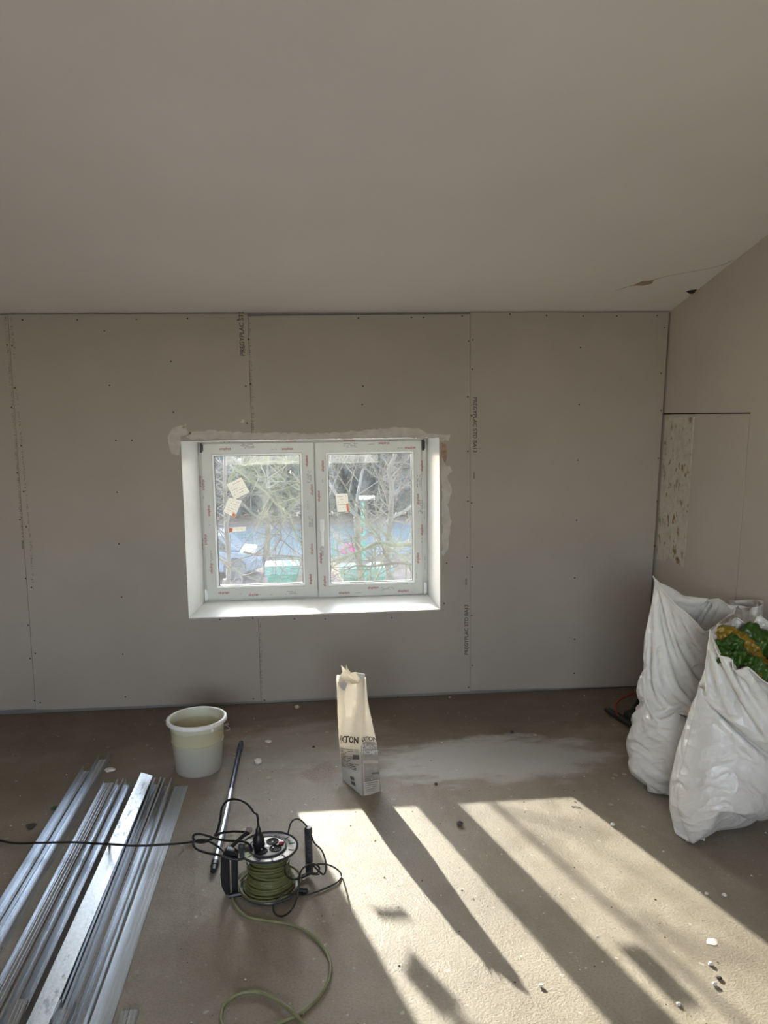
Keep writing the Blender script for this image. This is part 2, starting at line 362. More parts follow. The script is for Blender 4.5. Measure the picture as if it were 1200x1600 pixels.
# ------------------------------------------------------------------ the room
HT = 2.138; CS = .225                       # ceiling height at the window wall and its slope
XL, XR, YB = -2.7, 1.93, -2.0
def cz(y): return HT + CS*(D-y) if y > .2 else HT + CS*(D-.2)
def xr(z): return 1.884+.0367*z             # the side wall leans very slightly
bm = NB(); box(bm, XL-.3, XR+.6, YB-.3, 4.36, -.2, 0); obj('floor', bm, M['floor'], kind='structure')
bm = NB()
prism(bm, [(XL-.2, 4.40, HT-.0275), (XL-.2, .2, cz(.2)), (XL-.2, YB-.3, cz(0)), (XL-.2, YB-.3, cz(0)+.2), (XL-.2, .2, cz(.2)+.2), (XL-.2, 4.40, HT+.18)], (XR-XL+.5, 0, 0))
ceil = obj('ceiling', bm, M['ceiling'], kind='structure')
def onC(x, y, off=.0015):                   # a point of the sloping ceiling
    d = ray(x, y); t = (HT+CS*D-ZC)/(d.z+CS*d.y); q = CAM+d*t; return q-Vector((0, CS, 1)).normalized()*off
# hairline crack and peeled paint on the ceiling
bm = NB(); cr = [(962, 454), (985, 447), (1010, 440), (1040, 432), (1075, 425), (1105, 420), (1130, 414), (1146, 406)]
tube(bm, [onC(x+random.uniform(-1, 1), y, .0003) for x, y in cr], [.0006, .0012, .0014, .0008, .0009, .0006, .0012, .0008], 5)
obj('ceiling_crack', bm, mat('crack_shadow', (.16, .11, .08), .9), ceil)
bm = NB(); prism(bm, [onC(*q) for q in [(988, 446), (1004, 439), (1022, 438), (1018, 443), (1005, 446), (994, 446)]], (0, 0, .001)); obj('peeled_paint', bm, mat('bare_filler', (.42, .30, .23), .9), ceil)
bm = NB(); prism(bm, [onC(*q, .002) for q in [(1072, 455), (1080, 453), (1089, 452), (1084, 458), (1078, 459)]], (0, 0, .003)); obj('corner_hole', bm, M['void'], ceil)
# window wall: plasterboards on a frame, with a hole for the window
wall = empty('wall_back', (0, D, 0), kind='structure')
hx0, hx1, hz0, hz1 = -.716, .671, .504, 1.467
def board(pts, t=.0125):
    bm = NB(); prism(bm, [(x, D, z) for x, z in pts], (0, t, 0)); return obj('plasterboard', bm, M['board'], wall)
board([(XL, .03), (-1.558, .03), (-1.558, 2.126), (XL, 2.124)])
board([(-1.5562, .022), (-.3415, .016), (-.3415, hz0), (hx0, hz0), (hx0, hz1), (-.3415, hz1), (-.3415, 2.128), (-1.5562, 2.129)])
board([(-.3395, .016), (.842, .02), (.842, 2.1225), (-.3395, 2.117), (-.3395, hz1), (hx1, hz1), (hx1, hz0), (-.3395, hz0)])
board([(.8438, .024), (1.872, .006), (1.95, 2.128), (.8438, 2.133)])
bm = NB(); box(bm, XL, 1.99, D+.014, D+.05, 0, .028); obj('floor_track', bm, M['track'], wall)
bm = NB()
fx0, fx1, fz0, fz1 = -0.6782, 0.6510, 0.5116, 1.4536       # outline of the window frame
for (a, b, c, d_) in ((XL, fx0, -.2, 2.4), (fx1, 2.4, -.2, 2.4), (fx0, fx1, -.2, fz0), (fx0, fx1, fz1, 2.4)): box(bm, a, b, 4.61, 4.84, c, d_)
for (a, b, c, d_) in ((XL, -.735, -.2, 2.4), (.69, 2.4, -.2, 2.4), (-.735, .69, -.2, .486), (-.735, .69, 1.487, 2.4)): box(bm, a, b, 4.36, 4.61, c, d_)
obj('wall_outer', bm, M['facade'], kind='structure')
bm = NB(); 
for (a, b, c, d_) in ((XL, hx0-.02, 0, 2.16), (hx1+.02, 2.0, 0, 2.16), (hx0-.02, hx1+.02, 0, hz0-.02), (hx0-.02, hx1+.02, hz1+.02, 2.16)): box(bm, a, b, 4.335, 4.358, c, d_)
obj('dark_void_backing', bm, M['void'], wall)  # near-black sheet: the shade of the cavity behind the boards, put into colour
# reveal linings (splayed) and sill board
def lining(name, near, far):                # near/far: (x0,z0),(x1,z1) edges of the inner face; thickness outward
    bm = NB(); (a, b), (c, d_) = near, far
    n_ = (Vector((b[0], 0, b[1]))-Vector((a[0], 0, a[1]))).cross(Vector((0, 1, 0))).normalized()*-.0125
    pts = [Vector((a[0], D+.0006, a[1])), Vector((b[0], D+.0006, b[1])), Vector((d_[0], 4.607, d_[1])), Vector((c[0], 4.607, c[1]))]
    prism(bm, pts, n_); return obj(name, bm, M['reveal'], kind='structure')
nL, nR, nT, nB = -.716, .671, 1.467, .504
lL, lR, lT, lB = -0.6745, 0.6492, 1.4507, 0.5158
lining('trim_1', ((nL, nT), (nL, nB)), ((lL, lT), (lL, lB)))
lining('trim_2', ((nR, nB), (nR, nT)), ((lR, lB), (lR, lT)))
lining('trim_3', ((nR, nT), (nL, nT)), ((lR, lT), (lL, lT)))
lining('trim_4', ((nL, nB), (nR, nB)), ((lL, lB), (lR, lB)))
# raggedly cut edge of the reveal lining at the sill
bm = NB()
for k in range(70):
    x = nL+(nR-nL)*(k+.5)/70; h = .003+.003*random.random(); box(bm, x-.010, x+.010, D-.004, D+.001, nB-h-.002, nB+.0005)
obj('sill_edge', bm, M['filler'], wall)
# filler smears round the window
def smear(pts, jit=2.0, dy=.0015, m='filler'):
    bm = NB(); out = []
    P = [Vector((x, y, 0)) for x, y in pts]
    for i in range(len(P)):
        a, b = P[i], P[(i+1) % len(P)]; k = max(1, int((b-a).length/5))
        for j in range(k):
            q = a.lerp(b, j/k); out.append((q.x+random.uniform(-jit, jit)*.8, q.y+random.uniform(-jit, jit)))
    prism(bm, [onY(x, y, D-dy) for x, y in out], (0, dy-.0002, 0)); return obj('filler_smear', bm, M[m], wall)
smear([(263, 683), (268, 672), (276, 666), (289, 664), (292, 672), (300, 677), (283, 682), (282, 700), (279, 710), (268, 710), (264, 700)], 1.2)
smear([(292, 684), (296, 676), (330, 672), (360, 675), (400, 676), (440, 676), (480, 677), (520, 676), (560, 673), (600, 669), (630, 668), (655, 670), (668, 677), (703, 679), (701, 688), (690, 690), (686, 684), (600, 684), (450, 687), (300, 686)], 1.3)
smear([(689, 712), (689, 730), (703, 727), (706, 736), (700, 745), (706, 765), (700, 790), (705, 815), (700, 860), (691, 868), (691, 800), (690, 750)], 1.6)
smear([(284, 668), (289, 662), (292, 664), (286, 670)], .5); smear([(378, 655), (383, 657), (380, 662), (376, 660)], .5)
bm = NB(); prism(bm, [onY(x, y, D-.0012) for x, y in [(690, 692), (697, 694), (699, 712), (696, 724), (690, 722)]], (0, .001, 0)); obj('bare_patch', bm, mat('torn_board_core', (.33, .22, .15), .9, var=.3, vscale=60), wall)
# screws
def screw_at(px, py, r=.0042):
    c = onY(px, py, D); bm = NB(); lathe(bm, [(r, 0), (r*.8, .0008), (r*.3, .0003)], 10, M=Matrix.Translation((c.x, D, c.z)) @ Matrix.Rotation(PI/2, 4, 'X'))
    return obj('screw', bm, M['screw'], wall, smooth=40)
for s_ in ((35,500),(121,500),(163,517),(213,499),(293,498),(267,565),(171,602),(271,644),(181,688),(206,688),(183,769),(186,850),(190,933),(192,1022),(196,1089),
    (19,540),(11,539),(23,606),(33,696),(18,636),(27,739),(37,768),(31,812),(41,823),(40,904),(49,918),(44,977),(55,1021),(47,1029),(54,1095),(63,1098),
    (372,500),(381,541),(388,530),(391,600),(384,603),(386,661),(567,603),(566,632),(560,497),(643,496),(662,496),(722,494),(732,533),(739,531),(738,577),(731,620),(737,650),
    (731,705),(731,783),(737,786),(698,778),(701,803),(698,880),(730,871),(738,886),(694,943),(737,962),(738,1040),(732,1074),(797,491),(854,493),(911,494),(964,494),(1027,493),(1038,512),(1033,583),
    (905,632),(1033,642),(903,719),(1029,716),(901,813),(1027,783),(1023,853),(898,903),(898,999),(897,1052),(907,543),(344,968),(395,966),(460,967),(508,967),(612,965),(396,1092),(413,1094),(368,1102),(700,1088),(622,1089)): screw_at(*s_)
# printing on the boards
bm = NB()
def board_print(s, px, py, rot, size, shear=0): add_text(bm, s, wall_fn(px, py, D-.0008, rot), size, .012, shear)
board_print('PREGYPLAC STD', 378, 520, PI/2, .0325, .1)
board_print('PREGYPLAC STD BA13', 742, 664, -PI/2, .0305); board_print('siniat', 741, 743, -PI/2, .018)
board_print('PREGYPLAC STD BA13', 729, 984, PI/2, .0295); board_print('siniat', 728, 909, PI/2, .018)
board_print('siniat', 35, 851, PI/2, .022)
obj('board_lettering', bm, M['dark_ink'], wall, fixn=False)
bm = NB()
def dashes(x0, y0, x1, y1, gap):            # rows of small unreadable dot-matrix characters
    a, b = onY(x0, y0, D-.0006), onY(x1, y1, D-.0006); L = (b-a).length; t = 0
    dv = (b-a).normalized(); sv = Vector((dv.z, 0, -dv.x))
    while t < L:
        w_ = random.choice((.005, .007, .009))
        if random.random() < .72:
            for q in range(random.randint(1, 3)):
                c = a+dv*(t+random.uniform(0, w_*.6))+sv*random.uniform(-.004, .004); h = random.uniform(.0012, .0045)
                v = [bm.verts.new(c+dv*u+sv*w) for u, w in ((0, -h), (w_*.35, -h), (w_*.35, h), (0, h))]; bm.faces.new(v)
        t += w_+.0015
for q in ((8, 495, 20, 640), (20, 640, 35, 840), (17, 493, 23, 560), (25, 600, 49, 860), (49, 862, 51, 920), (389, 493, 396, 672), (407, 975, 409, 1085)): dashes(*q, 0)
obj('board_small_print', bm, M['faint_ink'], wall, fixn=False)
# other walls
# side wall: upper part and near part flush, a closing panel set in with an open joint, bare strip next to the corner
wr = empty('wall_right', (1.9, D, 0), kind='structure')
def side(pts, name, m, off=0, t=.02):
    bm = NB(); prism(bm, [(xr(z)+off, y, z) for y, z in pts], (t, 0, 0)); return obj(name, bm, m, wr)
side([(4.36, 1.577), (4.36, HT+.02), (.2, cz(.2)+.05), (YB-.2, cz(0)+.05), (YB-.2, 0), (3.402, 0), (3.402, 1.578)], 'wall_face', M['wall'])
side([(4.36, 0), (4.36, 1.571), (3.925, 1.571), (3.925, 0)], 'wall_face', M['wall'], .002)
side([(3.920, 0), (3.920, 1.572), (3.412, 1.572), (3.412, 0)], 'closing_panel', M['wall'], 0)
pp = []
for (y, z) in [(4.262, 1.552), (3.932, 1.556), (3.932, 1.45), (3.928, 1.2), (3.933, 1.0), (3.925, .80), (3.935, .772), (4.05, .778), (4.12, .80), (4.15, .76), (4.262, .755)]: pp.append((y+random.uniform(-.004, .004), z))
side(pp, 'bare_masonry_patch', M['patch'], -.0015, .003)
bm = NB(); box(bm, 2.0, 2.06, YB-.2, 4.4, -.1, 3.4); obj('backing', bm, M['void'], wr)
bm = NB(); box(bm, XL-.15, XL, YB-.2, 4.36, 0, 3.2); obj('wall_left', bm, M['plain_wall'], kind='structure')
bm = NB()
for (a, b, c, d_) in ((XL, -1.35, 0, 3.2), (.95, 2.0, 0, 3.2), (-1.35, .95, 0, .85), (-1.35, .95, 2.25, 3.2)): box(bm, a, b, YB-.15, YB, c, d_)
obj('wall_front', bm, M['plain_wall'], kind='structure')
bm = NB()
for (a, b, c, d_) in ((-1.35, -1.29, .85, 2.25), (.89, .95, .85, 2.25), (-1.29, .89, .85, .91), (-1.29, .89, 2.19, 2.25), (-.23, -.17, .91, 2.19)): box(bm, a, b, YB-.1, YB-.04, c, d_)
obj('added_rear_window', bm, M['pvc'], kind='structure')  # unseen window, added as an opening for the rear fill lamp

# ------------------------------------------------------------------ window with two tilt-and-turn sashes
win = empty('window_1', (0, 4.61, fz0), kind='structure')
def ring(bm, x0, x1, z0, z1, w, y0, y1, wb=None):
    wb = wb or w
    o_ = [(x0, z0), (x1, z0), (x1, z1), (x0, z1)]; i_ = [(x0+w, z0+wb), (x1-w, z0+wb), (x1-w, z1-w), (x0+w, z1-w)]
    V = {}
    for nme, P, Y in (('of', o_, y0), ('if', i_, y0), ('ob', o_, y1), ('ib', i_, y1)): V[nme] = [bm.verts.new((x, Y, z)) for x, z in P]
    for k in range(4):
        j = (k+1) % 4
        bm.faces.new((V['of'][k], V['of'][j], V['if'][j], V['if'][k])); bm.faces.new((V['ob'][k], V['ib'][k], V['ib'][j], V['ob'][j]))
        bm.faces.new((V['of'][k], V['ob'][k], V['ob'][j], V['of'][j])); bm.faces.new((V['if'][k], V['if'][j], V['ib'][j], V['ib'][k]))
bm = NB(); ring(bm, fx0, fx1, fz0, fz1, .055, 4.62, 4.69); box(bm, -.03, .02, 4.635, 4.685, fz0+.05, fz1-.05); obj('window_frame', bm, M['pvc'], win, bevel=.003)
GY = 4.650
def sash(x0, x1, z0, z1, gx0, gx1, gz0, gz1):
    e = empty('sash', ((x0+x1)/2, 4.61, z0), parent=win)
    bm = NB(); o_ = [(x0, z0), (x1, z0), (x1, z1), (x0, z1)]; i_ = [(gx0-.012, gz0-.012), (gx1+.012, gz0-.012), (gx1+.012, gz1+.012), (gx0-.012, gz1+.012)]
    V = {}
    for nme, P, Y in (('of', o_, 4.607), ('if', i_, 4.607), ('ob', o_, 4.677), ('ib', i_, 4.677)): V[nme] = [bm.verts.new((x, Y, z)) for x, z in P]
    for k in range(4):
        j = (k+1) % 4
        bm.faces.new((V['of'][k], V['of'][j], V['if'][j], V['if'][k])); bm.faces.new((V['ob'][k], V['ib'][k], V['ib'][j], V['ob'][j]))
        bm.faces.new((V['of'][k], V['ob'][k], V['ob'][j], V['of'][j])); bm.faces.new((V['if'][k], V['if'][j], V['ib'][j], V['ib'][k]))
    obj('sash_frame', bm, M['pvc'], e, bevel=.004)
    bm = NB(); ring(bm, gx0-.014, gx1+.014, gz0-.014, gz1+.014, .012, 4.615, 4.649); obj('glazing_bead', bm, M['bead'], e, bevel=.003)
    bm = NB(); ring(bm, gx0-.003, gx1+.003, gz0-.003, gz1+.003, .0045, 4.630, 4.651); obj('gasket', bm, M['gasket'], e)
    bm = NB(); box(bm, gx0-.012, gx1+.012, GY, GY+.004, gz0-.012, gz1+.012); obj('glass', bm, M['glass'], e)
    return e
sL = sash(-0.6614, -0.0132, 0.5257, 1.4416, -0.5887, -0.0970, 0.6045, 1.3668)
sR = sash(-0.0080, 0.6169, 0.5177, 1.4416, 0.0676, 0.5594, 0.5994, 1.3648)
# handle on the right sash (pointing down)
bm = NB(); box(bm, .0101, .0364, 4.595, 4.608, 0.9181, 0.9892); h = obj('window_handle', bm, M['bead'], sR, bevel=.004)
bm = NB(); tube(bm, [(.023, 4.597, 0.9589), (.023, 4.565, 0.9589)], .009, 12); tube(bm, catmull([(.023, 4.567, 0.9641), (.023, 4.558, 0.9484), (.023, 4.559, 0.8930), (.023, 4.563, 0.8376)], 6), [.010]*7+[.0095]*6+[.009]*6, 12)
obj('lever', bm, M['bead'], h, smooth=50)
for (x, z0_, z1_, mm) in ((-0.6583, 1.3915, 1.4437, 'gasket'), (0.6249, 1.3810, 1.4437, 'gasket'), (-0.6667, 0.5242, 0.5900, 'bead'), (0.6280, 0.5200, 0.5900, 'bead')):
    bm = NB(); tube(bm, [(x, 4.601, z0_), (x, 4.601, z1_)], .007, 10); box(bm, x-.004, x+.012, 4.600, 4.620, z0_+.008, z1_-.008); obj('hinge', bm, M[mm], win, smooth=40)
# protective film printing
def film(parent, reds, greys, Y, redY=None):
    bm = NB()
    for (s_, px, py, rot, size) in reds: add_text(bm, s_, wall_fn(px, py, Y, rot), size, .012)
    obj('film_lettering', bm, M['red_ink'], parent, fixn=False)
    bm = NB()
    for (px, py, rot, n_, len_) in greys:
        f_ = wall_fn(px, py, Y, rot)
        for r_ in range(n_):
            u = -len_/2
            while u < len_/2:
                w_ = random.uniform(.003, .010)
                if random.random() < .75:
                    v0 = (r_-(n_-1)/2)*.007; bm.faces.new([bm.verts.new(f_(a, b)) for a, b in ((u, v0-.0014), (u+w_, v0-.0014), (u+w_, v0+.0014), (u, v0+.0014))])
                u += w_+.002
    obj('film_small_print', bm, M['grey_ink'], parent, fixn=False)
A = 'aluplast'; up, dn, fl = PI/2, -PI/2, PI
def reds(*l): return [(A, x, y, r, .0215) for x, y, r in l]
film(sL, reds((352, 702, fl), (449, 702, fl), (318, 758, dn), (327, 798, dn), (322, 843, dn), (479, 720, up), (487, 765, up), (487, 858, up), (485, 905, up), (350, 926, 0), (397, 929, 0), (331, 888, dn)),
     ((386, 697, 0, 4, .075), (428, 702, 0, 1, .03), (483, 745, up, 4, .07), (486, 815, up, 4, .06), (330, 868, dn, 2, .06), (454, 926, 0, 3, .06), (318, 778, dn, 1, .02), (327, 818, dn, 1, .02), (481, 790, up, 1, .05), (375, 928, 0, 1, .02), (422, 929, 0, 1, .02)), 4.6062)
film(sR, reds((600, 693, fl), (641, 700, fl), (504, 728, up), (498, 775, up), (659, 728, up), (653, 780, up), (659, 828, up), (653, 872, up), (501, 872, up), (507, 908, up), (538, 926, 0), (583, 918, 0), (630, 923, 0)),
     ((547, 696, 0, 4, .075), (580, 694, 0, 1, .03), (655, 752, up, 4, .07), (657, 792, up, 4, .08), (503, 862, up, 3, .05), (605, 920, 0, 3, .07), (504, 750, up, 1, .03), (498, 795, up, 1, .03), (659, 845, up, 1, .03), (560, 926, 0, 1, .03), (651, 900, up, 1, .03), (625, 700, 0, 1, .03)), 4.6062)
film(win, reds((352, 689.5, fl), (455, 689.0, fl), (545, 688, fl), (313, 752, dn), (316, 850, dn)), ((330, 689.5, 0, 1, .04), (430, 689.5, 0, 1, .04), (620, 687.5, 0, 1, .09), (663, 800, up, 1, .10), (664, 880, up, 1, .08), (312, 790, dn, 1, .12)), 4.6192)
# labels stuck inside the panes
def sticker(parent, corners, mark):
    bm = NB(); P = [onY(x, y, 4.6485) for x, y in corners]; prism(bm, P, (0, .0009, 0)); o = obj('paper_label', bm, M['paper'], parent)
    def f_(u, v):
        a = P[0].lerp(P[1], u); b = P[3].lerp(P[2], u); q = a.lerp(b, v); q.y = 4.6481; return q
    bm = NB()
    for r_ in range(5):
        u = .12
        while u < .85:
            w_ = random.uniform(.03, .12)
            if random.random() < .6: bm.faces.new([bm.verts.new(f_(a, b)) for a, b in ((u, .15+r_*.15), (min(u+w_, .9), .15+r_*.15), (min(u+w_, .9), .175+r_*.15), (u, .175+r_*.15))])
            u += w_+.03
    obj('label_print', bm, M['faint_ink'], o, fixn=False)
    if mark:
        bm = NB(); a, b, c, d_ = mark; bm.faces.new([bm.verts.new(f_(u, v)) for u, v in ((a, b), (c, b), (c, d_), (a, d_))]); obj('label_colour_mark', bm, M['orange'], o, fixn=False)
sticker(sL, [(354, 757), (377, 746), (390, 769), (366, 781)], None)
sticker(sL, [(358, 778), (378, 782), (367, 809), (349, 799)], (.72, .80, .98, .98))
sticker(sL, [(358, 825), (384, 823), (384, 830), (357, 832)], (.02, .05, .22, .95))
sticker(sR, [(524, 772), (543, 771), (546, 799), (527, 800)], (.8, .55, .98, .98))

# ------------------------------------------------------------------ metal profiles on the floor
def profile(tl, tr, bl, br, z, h, up, label, m='galv', lip=0, length=None, z0=0, grp=None, roll=0):
    """U channel; the four pixels are the corners of its web (or of the web side), at height z; runs on towards the near side"""
    a, b = onZ(*tl, z), onZ(*tr, z); c, d_ = onZ(*bl, z), onZ(*br, z)
    dl = (c-a); dl.z = 0; dl.normalize(); w = (b-a).length*abs((b-a).normalized().cross(dl).z)
    mid = (a+b)/2; ax = ((c+d_)/2-mid); ax.z = 0; ax.normalize(); L = length or 3.0
    ang = math.atan2(ax.x, -ax.y); bm = NB(); T = .0012          # local frame: the profile runs along -Y
    def strip(u0, u1, zz0, zz1): box(bm, u0, u1, -L, 0, zz0, zz1)
    hw = w/2
    if up:
        strip(-hw, hw, 0, T); strip(-hw, -hw+T, T, h); strip(hw-T, hw, T, h)
        if lip: strip(-hw+T, -hw+T+lip, h-T, h); strip(hw-T-lip, hw-T, h-T, h)
        for k in (-.6, -.25, .25, .6): strip(hw*k-.0014, hw*k+.0014, T, T+.0018)
    else:
        strip(-hw, hw, h-T, h); strip(-hw, -hw+T, 0, h-T); strip(hw-T, hw, 0, h-T)
        for k in (-.5, -.1, .1, .5): strip(hw*k-.002, hw*k+.002, h, h+.0012)
        if lip: strip(-hw+T, -hw+T+lip, 0, T); strip(hw-T-lip, hw-T, 0, T)
    bmesh.ops.recalc_face_normals(bm, faces=bm.faces); me = bpy.data.meshes.new('metal_profile'); bm.to_mesh(me); bm.free(); me.materials.append(M[m])
    o = bpy.data.objects.new('metal_profile', me); link(o); o.location = (mid.x, mid.y, z0); o.rotation_euler = (0, roll, ang)
    return tag(o, label, 'metal profile', grp or 'galvanised profiles laid side by side on the floor')
profile((129,1208), (149,1202), (0,1424), (0,1449), .0, .028, True, 'leftmost galvanised U channel of the pile, shorter than its right neighbour')
profile((154,1190), (173,1184), (0,1457), (0,1488), .0, .028, True, 'galvanised U channel reaching farthest towards the window wall, second from left')
profile((162,1225), (181,1222), (0,1512), (15,1575), .0, .012, True, 'third galvanised profile from left, dull flat strip with a low edge, after the gap')
profile((183,1228), (195,1226), (19,1572), (34,1564), .0, .030, True, 'narrow dull galvanised channel with a dark spot of dirt, fourth from left', lip=.006)
profile((198,1228), (210,1226), (38,1572), (52,1572), .0, .036, True, 'galvanised channel squeezed under the left side of the bright upper stud')
profile((218,1209), (234,1215), (54,1572), (84,1561), .066, .028, False, 'brightest galvanised stud lying on top of the pile, speckled and stained', 'galv_bright', z0=.046, roll=.36)
profile((217,1232), (238,1228), (72,1590), (99,1572), .0, .036, True, 'galvanised channel directly right of the bright upper stud', lip=.005)
profile((241,1227), (254,1225), (103,1585), (120,1590), .0, .034, True, 'galvanised channel with a dark inside, third from the right edge of the pile', 'galv_dim', lip=.007)
profile((257,1228), (270,1229), (123,1590), (136,1600), .0, .040, True, 'dark-sided galvanised stud next to the wide right-hand profile', lip=.006)
profile((273,1228), (294,1228), (137,1600), (177,1600), .006, .006, False, 'widest and rightmost galvanised profile of the pile, flat with a knurled face', 'galv_dim')
profile((22,1561), (44,1562), (0,1610), (25,1612), .048, .048, False, 'short galvanised offcut lying across the near left end of the pile', length=.9, z0=.0, grp='short galvanised offcuts at the near end of the pile')
profile((72,1562), (96,1562), (40,1620), (69,1622), .045, .045, False, 'middle galvanised offcut with a square cut end at the near end of the pile', length=.9, z0=.0, grp='short galvanised offcuts at the near end of the pile')
profile((97,1576), (120,1573), (75,1625), (101,1625), .042, .030, True, 'small open galvanised offcut right of the middle one, near end of the pile', length=.8, z0=.037, grp='short galvanised offcuts at the near end of the pile')
profile((190,1584), (217,1583), (180,1620), (208,1620), .0, .010, False, 'lone galvanised profile end on the bare floor right of the pile', length=.8, grp='short galvanised offcuts at the near end of the pile')

# ------------------------------------------------------------------ bucket
bc = onZ(311, 1200); R0, R1, H = .103, .128, .243
bk = empty('bucket', (bc.x, bc.y, 0), 'cloudy white plastic bucket partly filled with plaster, on the floor by the wall', 'bucket')
BC = (bc.x, bc.y, 0)
bm = NB(); n_ = 12
prof = [(.001, .004), (R0-.01, .004), (R0-.002, 0), (R0, .004)]+[(R0+(R1-.006-R0)*k/n_, .004+(H-.006)*k/n_) for k in range(1, n_+1)]
prof += [(R1-.008, H-.002)]+[(R0-.003+(R1-.008-R0+.001)*k/n_, .008+(H-.014)*k/n_) for k in range(n_, -1, -1)]+[(.001, .010)]
lathe(bm, prof, 56, BC); obj('bucket_body', bm, M['bucket'], bk, smooth=50)
bm = NB(); lathe(bm, [(R1-.007, H-.004), (R1-.006, H), (R1+.001, H+.002), (R1+.007, H-.002), (R1+.007, H-.014), (R1+.003, H-.018), (R1+.001, H-.008), (R1-.004, H-.010)], 64, BC, close=True); obj('bucket_rim', bm, M['nozzle'], bk, smooth=60)
bm = NB(); rq = .117
V0 = [[bm.verts.new((bc.x+rq*q/6*math.cos(a), bc.y+rq*q/6*math.sin(a), .142+.004*noise.noise(Vector((q*.7*math.cos(a), q*.7*math.sin(a), 3))))) for a in [2*PI*k/40 for k in range(40)]] for q in range(1, 7)]
for i in range(5):
    for k in range(40): bm.faces.new((V0[i][k], V0[i][(k+1) % 40], V0[i+1][(k+1) % 40], V0[i+1][k]))
bm.faces.new(V0[0]); obj('plaster_filling', bm, mat('setting_plaster', (.62, .61, .56), .6, bmp=.4, bscale=30), bk, smooth=60)
hp = Vector((bc.x+R1*.62, bc.y-R1*.80, H-.024)); hq = Vector((bc.x-R1*.62, bc.y+R1*.80, H-.024)); hd = Vector((R1*.8, R1*.62, 0))
# wire handle hanging down on the right
pts = [hp+(hq-hp)*(.5-.5*math.cos(t))+hd.normalized()*math.sin(t)*.150+Vector((0, 0, -1))*math.sin(t)*.06 for t in [PI*k/16 for k in range(17)]]
bm = NB(); tube(bm, pts, .0016, 6); obj('wire_handle', bm, M['steel'], bk, smooth=60)
bm = NB(); lathe(bm, [(.009, 0), (.009, .006), (.005, .009)], 14, M=Matrix.Translation(hp-Vector((.0, .0, 0))) @ Matrix.Rotation(math.atan2(-.8, .62), 4, 'Z') @ Matrix.Rotation(PI/2, 4, 'Y')); obj('handle_boss', bm, M['nozzle'], bk, smooth=40)

# ------------------------------------------------------------------ telescopic pole
p0, p1 = onZ(377, 1160, .013), onZ(333, 1361, .013)
rod = empty('extension_pole', ((p0.x+p1.x)/2, (p0.y+p1.y)/2, 0), 'metal telescopic pole lying on the floor between white bucket and cable reel', 'pole')
pm = p0.lerp(p1, .47); dv = (p1-p0).normalized()
bm = NB(); tube(bm, [p0, p0+dv*.03, p0+dv*.032, p0+dv*.10, p0+dv*.102, pm], [.0105, .0105, .0128, .0128, .0108, .0108], 14); obj('dark_tube', bm, M['navy_tube'], rod, smooth=40)
bm = NB(); tube(bm, [pm-dv*.02, pm, p1-dv*.05], .0125, 14); obj('pale_tube', bm, M['grey_tube'], rod, smooth=40)
bm = NB(); tube(bm, [p1-dv*.055, p1-dv*.03, p1-dv*.028, p1], [.0135, .0135, .0115, .010], 14); obj('end_cap', bm, M['plastic_black'], rod, smooth=40)

# ------------------------------------------------------------------ cable reel lying on its side plate
rx, ry = -.192, 2.512; RC = (rx, ry, 0); ZT = .156; RR = .098
reel = empty('cable_reel', RC, 'black plastic cable reel wound with yellow-green cable, lying flat with its sockets upward', 'cable reel')
bm = NB(); lathe(bm, [(.02, .012), (RR, .012), (RR+.002, .016), (RR, .020), (.03, .019)], 56, RC); obj('bottom_flange', bm, M['plastic_grey'], reel, smooth=40)
bm = NB(); lathe(bm, [(.048, .018), (.048, ZT)], 40, RC); obj('hub', bm, M['plastic_black'], reel, smooth=40)
bm = NB(); lathe(bm, [(.056, ZT-.003), (RR-.003, ZT-.003), (RR+.001, ZT-.001), (RR+.002, ZT+.003), (RR-.002, ZT+.006), (RR-.006, ZT+.002), (.060, ZT+.001), (.058, ZT)], 64, RC)
tf = obj('top_flange', bm, M['plastic_grey'], reel, smooth=40)
for k in range(12):
    a = 2*PI*k/12+.2; Mx = Matrix.Translation((rx, ry, ZT)) @ Matrix.Rotation(a, 4, 'Z')
    bm = NB(); box(bm, .070, .088, -.0028, .0028, .0008, .0030, Mx); obj('vent_slot', bm, M['gasket'], tf, bevel=.001)
SX, SY = rx-.005, ry+.001
bm = NB(); lathe(bm, [(.001, ZT+.0040), (.054, ZT+.0040), (.060, ZT+.0035), (.0615, ZT+.002), (.0615, ZT)], 56, (SX, SY, 0)); face = obj('socket_plate', bm, M['socket_face'], reel, smooth=35)
bm = NB(); lathe(bm, [(.0600, ZT+.0035), (.0615, ZT+.0055), (.0640, ZT+.005), (.0640, ZT+.001)], 56, (SX, SY, 0), close=True); obj('plate_edge', bm, M['gasket'], face, smooth=60)
angs = [-.18-.1, PI/2-.18-.1, PI-.3, 3*PI/2-.3]
for a in (-.52, 1.05, 2.62, 4.19):
    cx_, cy_ = SX+.033*math.cos(a), SY+.033*math.sin(a)
    bm = NB(); lathe(bm, [(.0012, ZT+.0046), (.0180, ZT+.0046), (.0200, ZT+.0060), (.0212, ZT+.0045)], 32, (cx_, cy_, 0)); so_ = obj('socket', bm, M['socket_black'], face, smooth=40)
bm = NB()
for a in (-.52, 1.05, 4.19):
    cx_, cy_ = SX+.033*math.cos(a), SY+.033*math.sin(a); lathe(bm, [(.0022, ZT+.0045), (.0022, ZT+.0075), (.001, ZT+.009)], 10, (cx_-.008*math.cos(a+.5), cy_-.008*math.sin(a+.5), 0))
obj('earth_pins', bm, M['steel'], face, smooth=40, kind='stuff')
bm = NB(); lathe(bm, [(.0095, ZT+.0045), (.0095, ZT+.008), (.008, ZT+.010), (.001, ZT+.011)], 24, (SX+.047, SY+.014, 0)); obj('reset_button', bm, M['red_button'], face, smooth=40, label='red round reset button')
